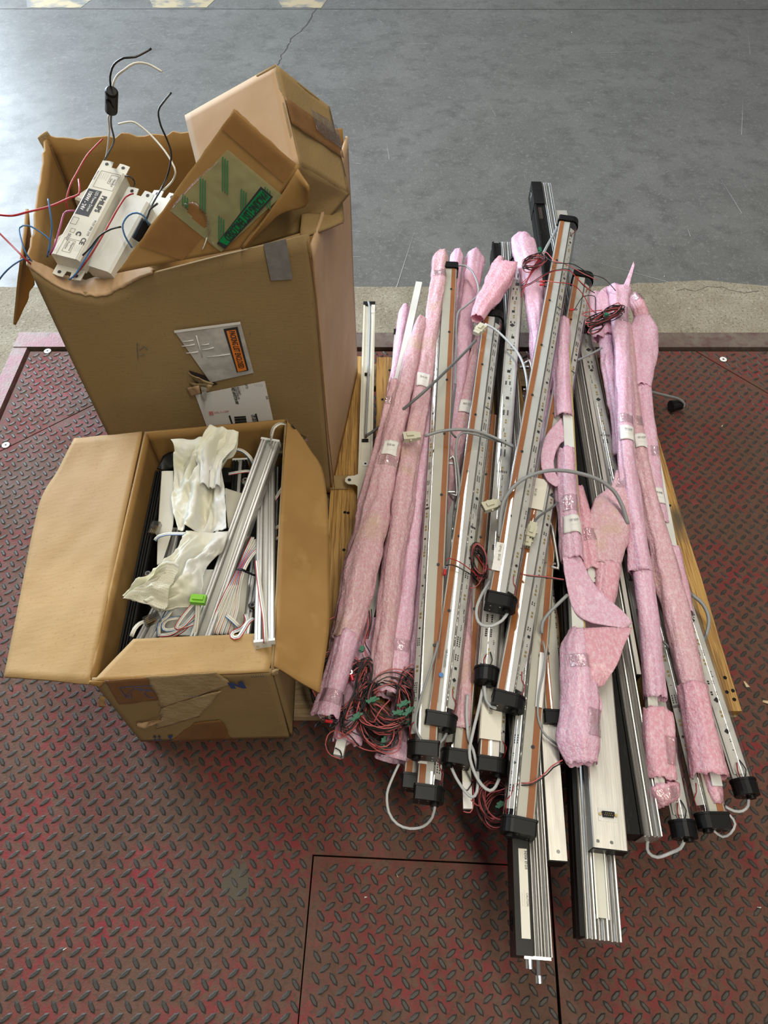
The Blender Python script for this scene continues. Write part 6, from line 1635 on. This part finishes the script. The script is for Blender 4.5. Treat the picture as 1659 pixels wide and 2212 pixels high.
t = thing('wire_coil', 'tight knot of red wires between two tube lights in the middle', 'wire', 'red and black wire coils', P(1030, 1225, .21))
coil(t, P(1032, 1222, .214), .016, .042, 18, .1, 19, .03)
stray(t, [([(965, 1212, .258), (968, 1206, .260), (985, 1210, .262), (1005, 1222, .262), (1025, 1238, .25), (1035, 1248, .24)], WRED), ([(962, 1222, .258), (975, 1220, .262), (995, 1228, .262), (1015, 1240, .255), (1032, 1246, .24)], WBLACK), ([(1030, 1200, .24), (1050, 1228, .26), (1070, 1230, .262)], WRED), ([(1014, 1270, .24), (1022, 1270, .24), (1034, 1262, .24), (1042, 1245, .24)], WPINK)])
crimp(t, 961, 1235, .258, 1.4)
t = thing('wire_coil', 'red and black wire heap on the deck side below the hanging tube caps', 'wire', 'red and black wire coils', P(1065, 1730, .10))
coil(t, P(1066, 1738, .130), .030, .034, 20, .2, 21, .04)
coil(t, P(1072, 1755, .120), .022, .034, 12, -.5, 23, .03)
tie(t, 1080, 1738, .175, .5, .7)
stray(t, [([(1050, 1722, .17), (1060, 1712, .18), (1078, 1708, .19), (1092, 1703, .20), (1120, 1692, .235), (1150, 1690, .245), (1180, 1668, .245), (1192, 1655, .24), (1215, 1642, .24)], WPINK), ([(1092, 1707, .20), (1120, 1697, .235), (1150, 1694, .245), (1182, 1672, .245), (1195, 1658, .24), (1215, 1648, .24)], WBLACK), ([(1018, 1728, .17), (1028, 1738, .16), (1045, 1745, .15)], WPINK)])
t = thing('wire_coil', 'fan of red and black wires over the far side with a green tie', 'wire', 'red and black wire coils', P(1160, 565, .28))
coil(t, P(1152, 572, .290), .022, .040, 12, -.9, 25, .02, .0011)
for k in range(7):
    stray(t, [([(1164 + k, 558 + k, .295), (1150 - k, 580 + 3 * k, .292), (1140 - 2 * k, 600 + 6 * k, .282), (1126, 612 + 5 * k, .272)], (WRED, WBLACK)[k % 2])], .0011)
tie(t, 1166, 540, .30, 1.3)
stray(t, [([(1168, 552, .295), (1185, 560, .31), (1200, 568, .325), (1235, 570, .325), (1255, 580, .315), (1275, 592, .305), (1305, 602, .30), (1330, 628, .295)], WBLACK), ([(1168, 548, .295), (1180, 545, .31), (1198, 564, .325), (1215, 568, .325), (1240, 580, .315), (1262, 592, .31), (1290, 605, .30)], WPINK), ([(1125, 618, .275), (1145, 612, .285), (1180, 590, .315), (1208, 582, .325), (1228, 582, .325), (1242, 596, .315), (1262, 618, .305), (1285, 633, .295)], WBLACK), ([(1128, 622, .275), (1150, 612, .285), (1185, 590, .315), (1210, 584, .325), (1232, 586, .325), (1250, 605, .315), (1275, 628, .30)], WRED), ([(1178, 606, .31), (1200, 610, .325), (1225, 612, .325), (1245, 620, .318), (1262, 640, .30), (1275, 665, .285), (1290, 680, .285)], WRED)])
crimp(t, 1170, 608, .30, 3.1); crimp(t, 1172, 615, .296, .2)
t = thing('wire_coil', 'knotted red and black wire bow lying on the pink wraps at the right', 'wire', 'red and black wire coils', P(1310, 685, .28))
coil(t, P(1306, 690, .290), .014, .058, 12, -1.05, 27, .018, .0012)
coil(t, P(1322, 678, .292), .012, .034, 8, -.9, 29, .015, .0012)
coil(t, P(1288, 712, .284), .012, .030, 6, -.8, 31, .015, .0012)
tie(t, 1310, 680, .308, .6, .5)
stray(t, [([(1242, 668, .275), (1252, 650, .285), (1262, 640, .288), (1284, 640, .288), (1286, 662, .288), (1288, 680, .29), (1300, 688, .29)], WBLACK), ([(1266, 702, .265), (1275, 700, .275), (1290, 690, .285), (1300, 686, .29)], WBLACK), ([(1302, 686, .292), (1325, 675, .296), (1340, 666, .295), (1348, 668, .288), (1348, 676, .28)], WBLACK), ([(1300, 670, .29), (1280, 672, .288), (1262, 676, .284), (1262, 682, .284), (1300, 684, .288)], WRED)])
crimp(t, 1236, 669, .272, .1)
t = thing('jumper_lead', 'thin red and black pair crossing from the label tag to the torn pink wrap', 'wire', None, P(1135, 1241, .27))
stray(t, [([(1123, 1240, .268), (1145, 1243, .272), (1180, 1246, .272), (1218, 1252, .268)], WPINK), ([(1123, 1238, .266), (1140, 1244, .271), (1180, 1248, .271), (1218, 1254, .266)], WBLACK)])
# narrow lamp sticks that hang out between the caps
for lab, a, b in (('narrow white lamp stick hanging out below the flat grey cables', (998, 1400, .180), (1010, 1748, .160)),):
    m = bar_frame(P(*a), P(*b)); L = (P(*a) - P(*b)).length
    t = thing('lamp_stick', lab, 'light bar', None, m)
    G().box(0, L, -.008, .008, -.006, .006).out('stick_body', CREAMMETAL, t, True)
    G().box(L - .075, L - .068, -.014, .012, -.007, .0075).out('clip_band', NYLON, t, True)
    G().box(L - .045, L, -.0082, .0082, .0061, .0068).out('bare_end', PAPER, t, True)
    lettering('US  SL-200-012', .0055, Matrix.Translation((L - .19, 0, .0063)), INKGREY, t, local=True, sx=.8)
    wire('end_wire', [(L - .05, .010, .004), (L - .01, .011, .004), (L + .006, .004, .004), (L + .004, -.008, .004)], .0011, WPINK, t, 5, local=True)
    wire('end_wire', [(L - .035, -.010, .007), (L - .03, 0, .0085), (L - .045, .010, .0085)], .0011, WBLACK, t, 5, local=True)

# ================================================================== crumbs on deck and floor
rnd = random.Random(5)
spots = [(1612, 1478), (1655, 1516), (790, 1938), (858, 1891), (1435, 597), (1300, 1925), (1560, 920), (140, 2050), (365, 1930), (985, 1660), (1640, 1960), (1235, 70)]
CRUMBS = ['pale wood chip on the deck just off the near right pallet corner', 'pale wood chip at the right edge of the picture beside the pallet', 'white crumb on the deck above the middle of the hatch seam', 'white crumb on the hatch plate just below its far seam',
          'white crumb on the grey floor right behind the right pink wraps', 'white crumb on the hatch side between the two battens', 'pale crumb on the red deck below the grey angled plug', 'tiny white crumb on the deck near the lower left picture edge',
          'pale crumb on the deck left of the dusty patch', 'tiny pale crumb on the deck between the hanging tube caps', 'white crumb on the deck at the lower right picture edge', 'white crumb far up on the grey floor near the top of the picture']
for i, (px, py) in enumerate(spots):
    p = P(px, py, .0022 if py > 760 else (.0012 if py > 625 else -.0028)); a = rnd.uniform(0, 3.1)
    big = i < 2
    L = rnd.uniform(.0015, .0045) * (2.2 if big else 1); w_ = L * rnd.uniform(.2, .5)
    m = Matrix.Translation(p) @ Matrix.Rotation(a, 4, 'Z')
    v = [m @ Vector(q) for q in ((-L, -w_, 0), (L * .8, -w_ * .6, 0), (L, w_ * .5, 0), (-L * .7, w_, 0), (-L * .6, -w_ * .4, .0015), (L * .6, 0, .0018))]
    o = mk('wood_chip', v, [(0, 1, 5, 4), (1, 2, 5), (2, 3, 4, 5), (3, 0, 4), (3, 2, 1, 0)], CHIPWOOD if big or i % 3 == 0 else PAPER)
    tag(o, CRUMBS[i], 'debris', 'loose splinters and crumbs')
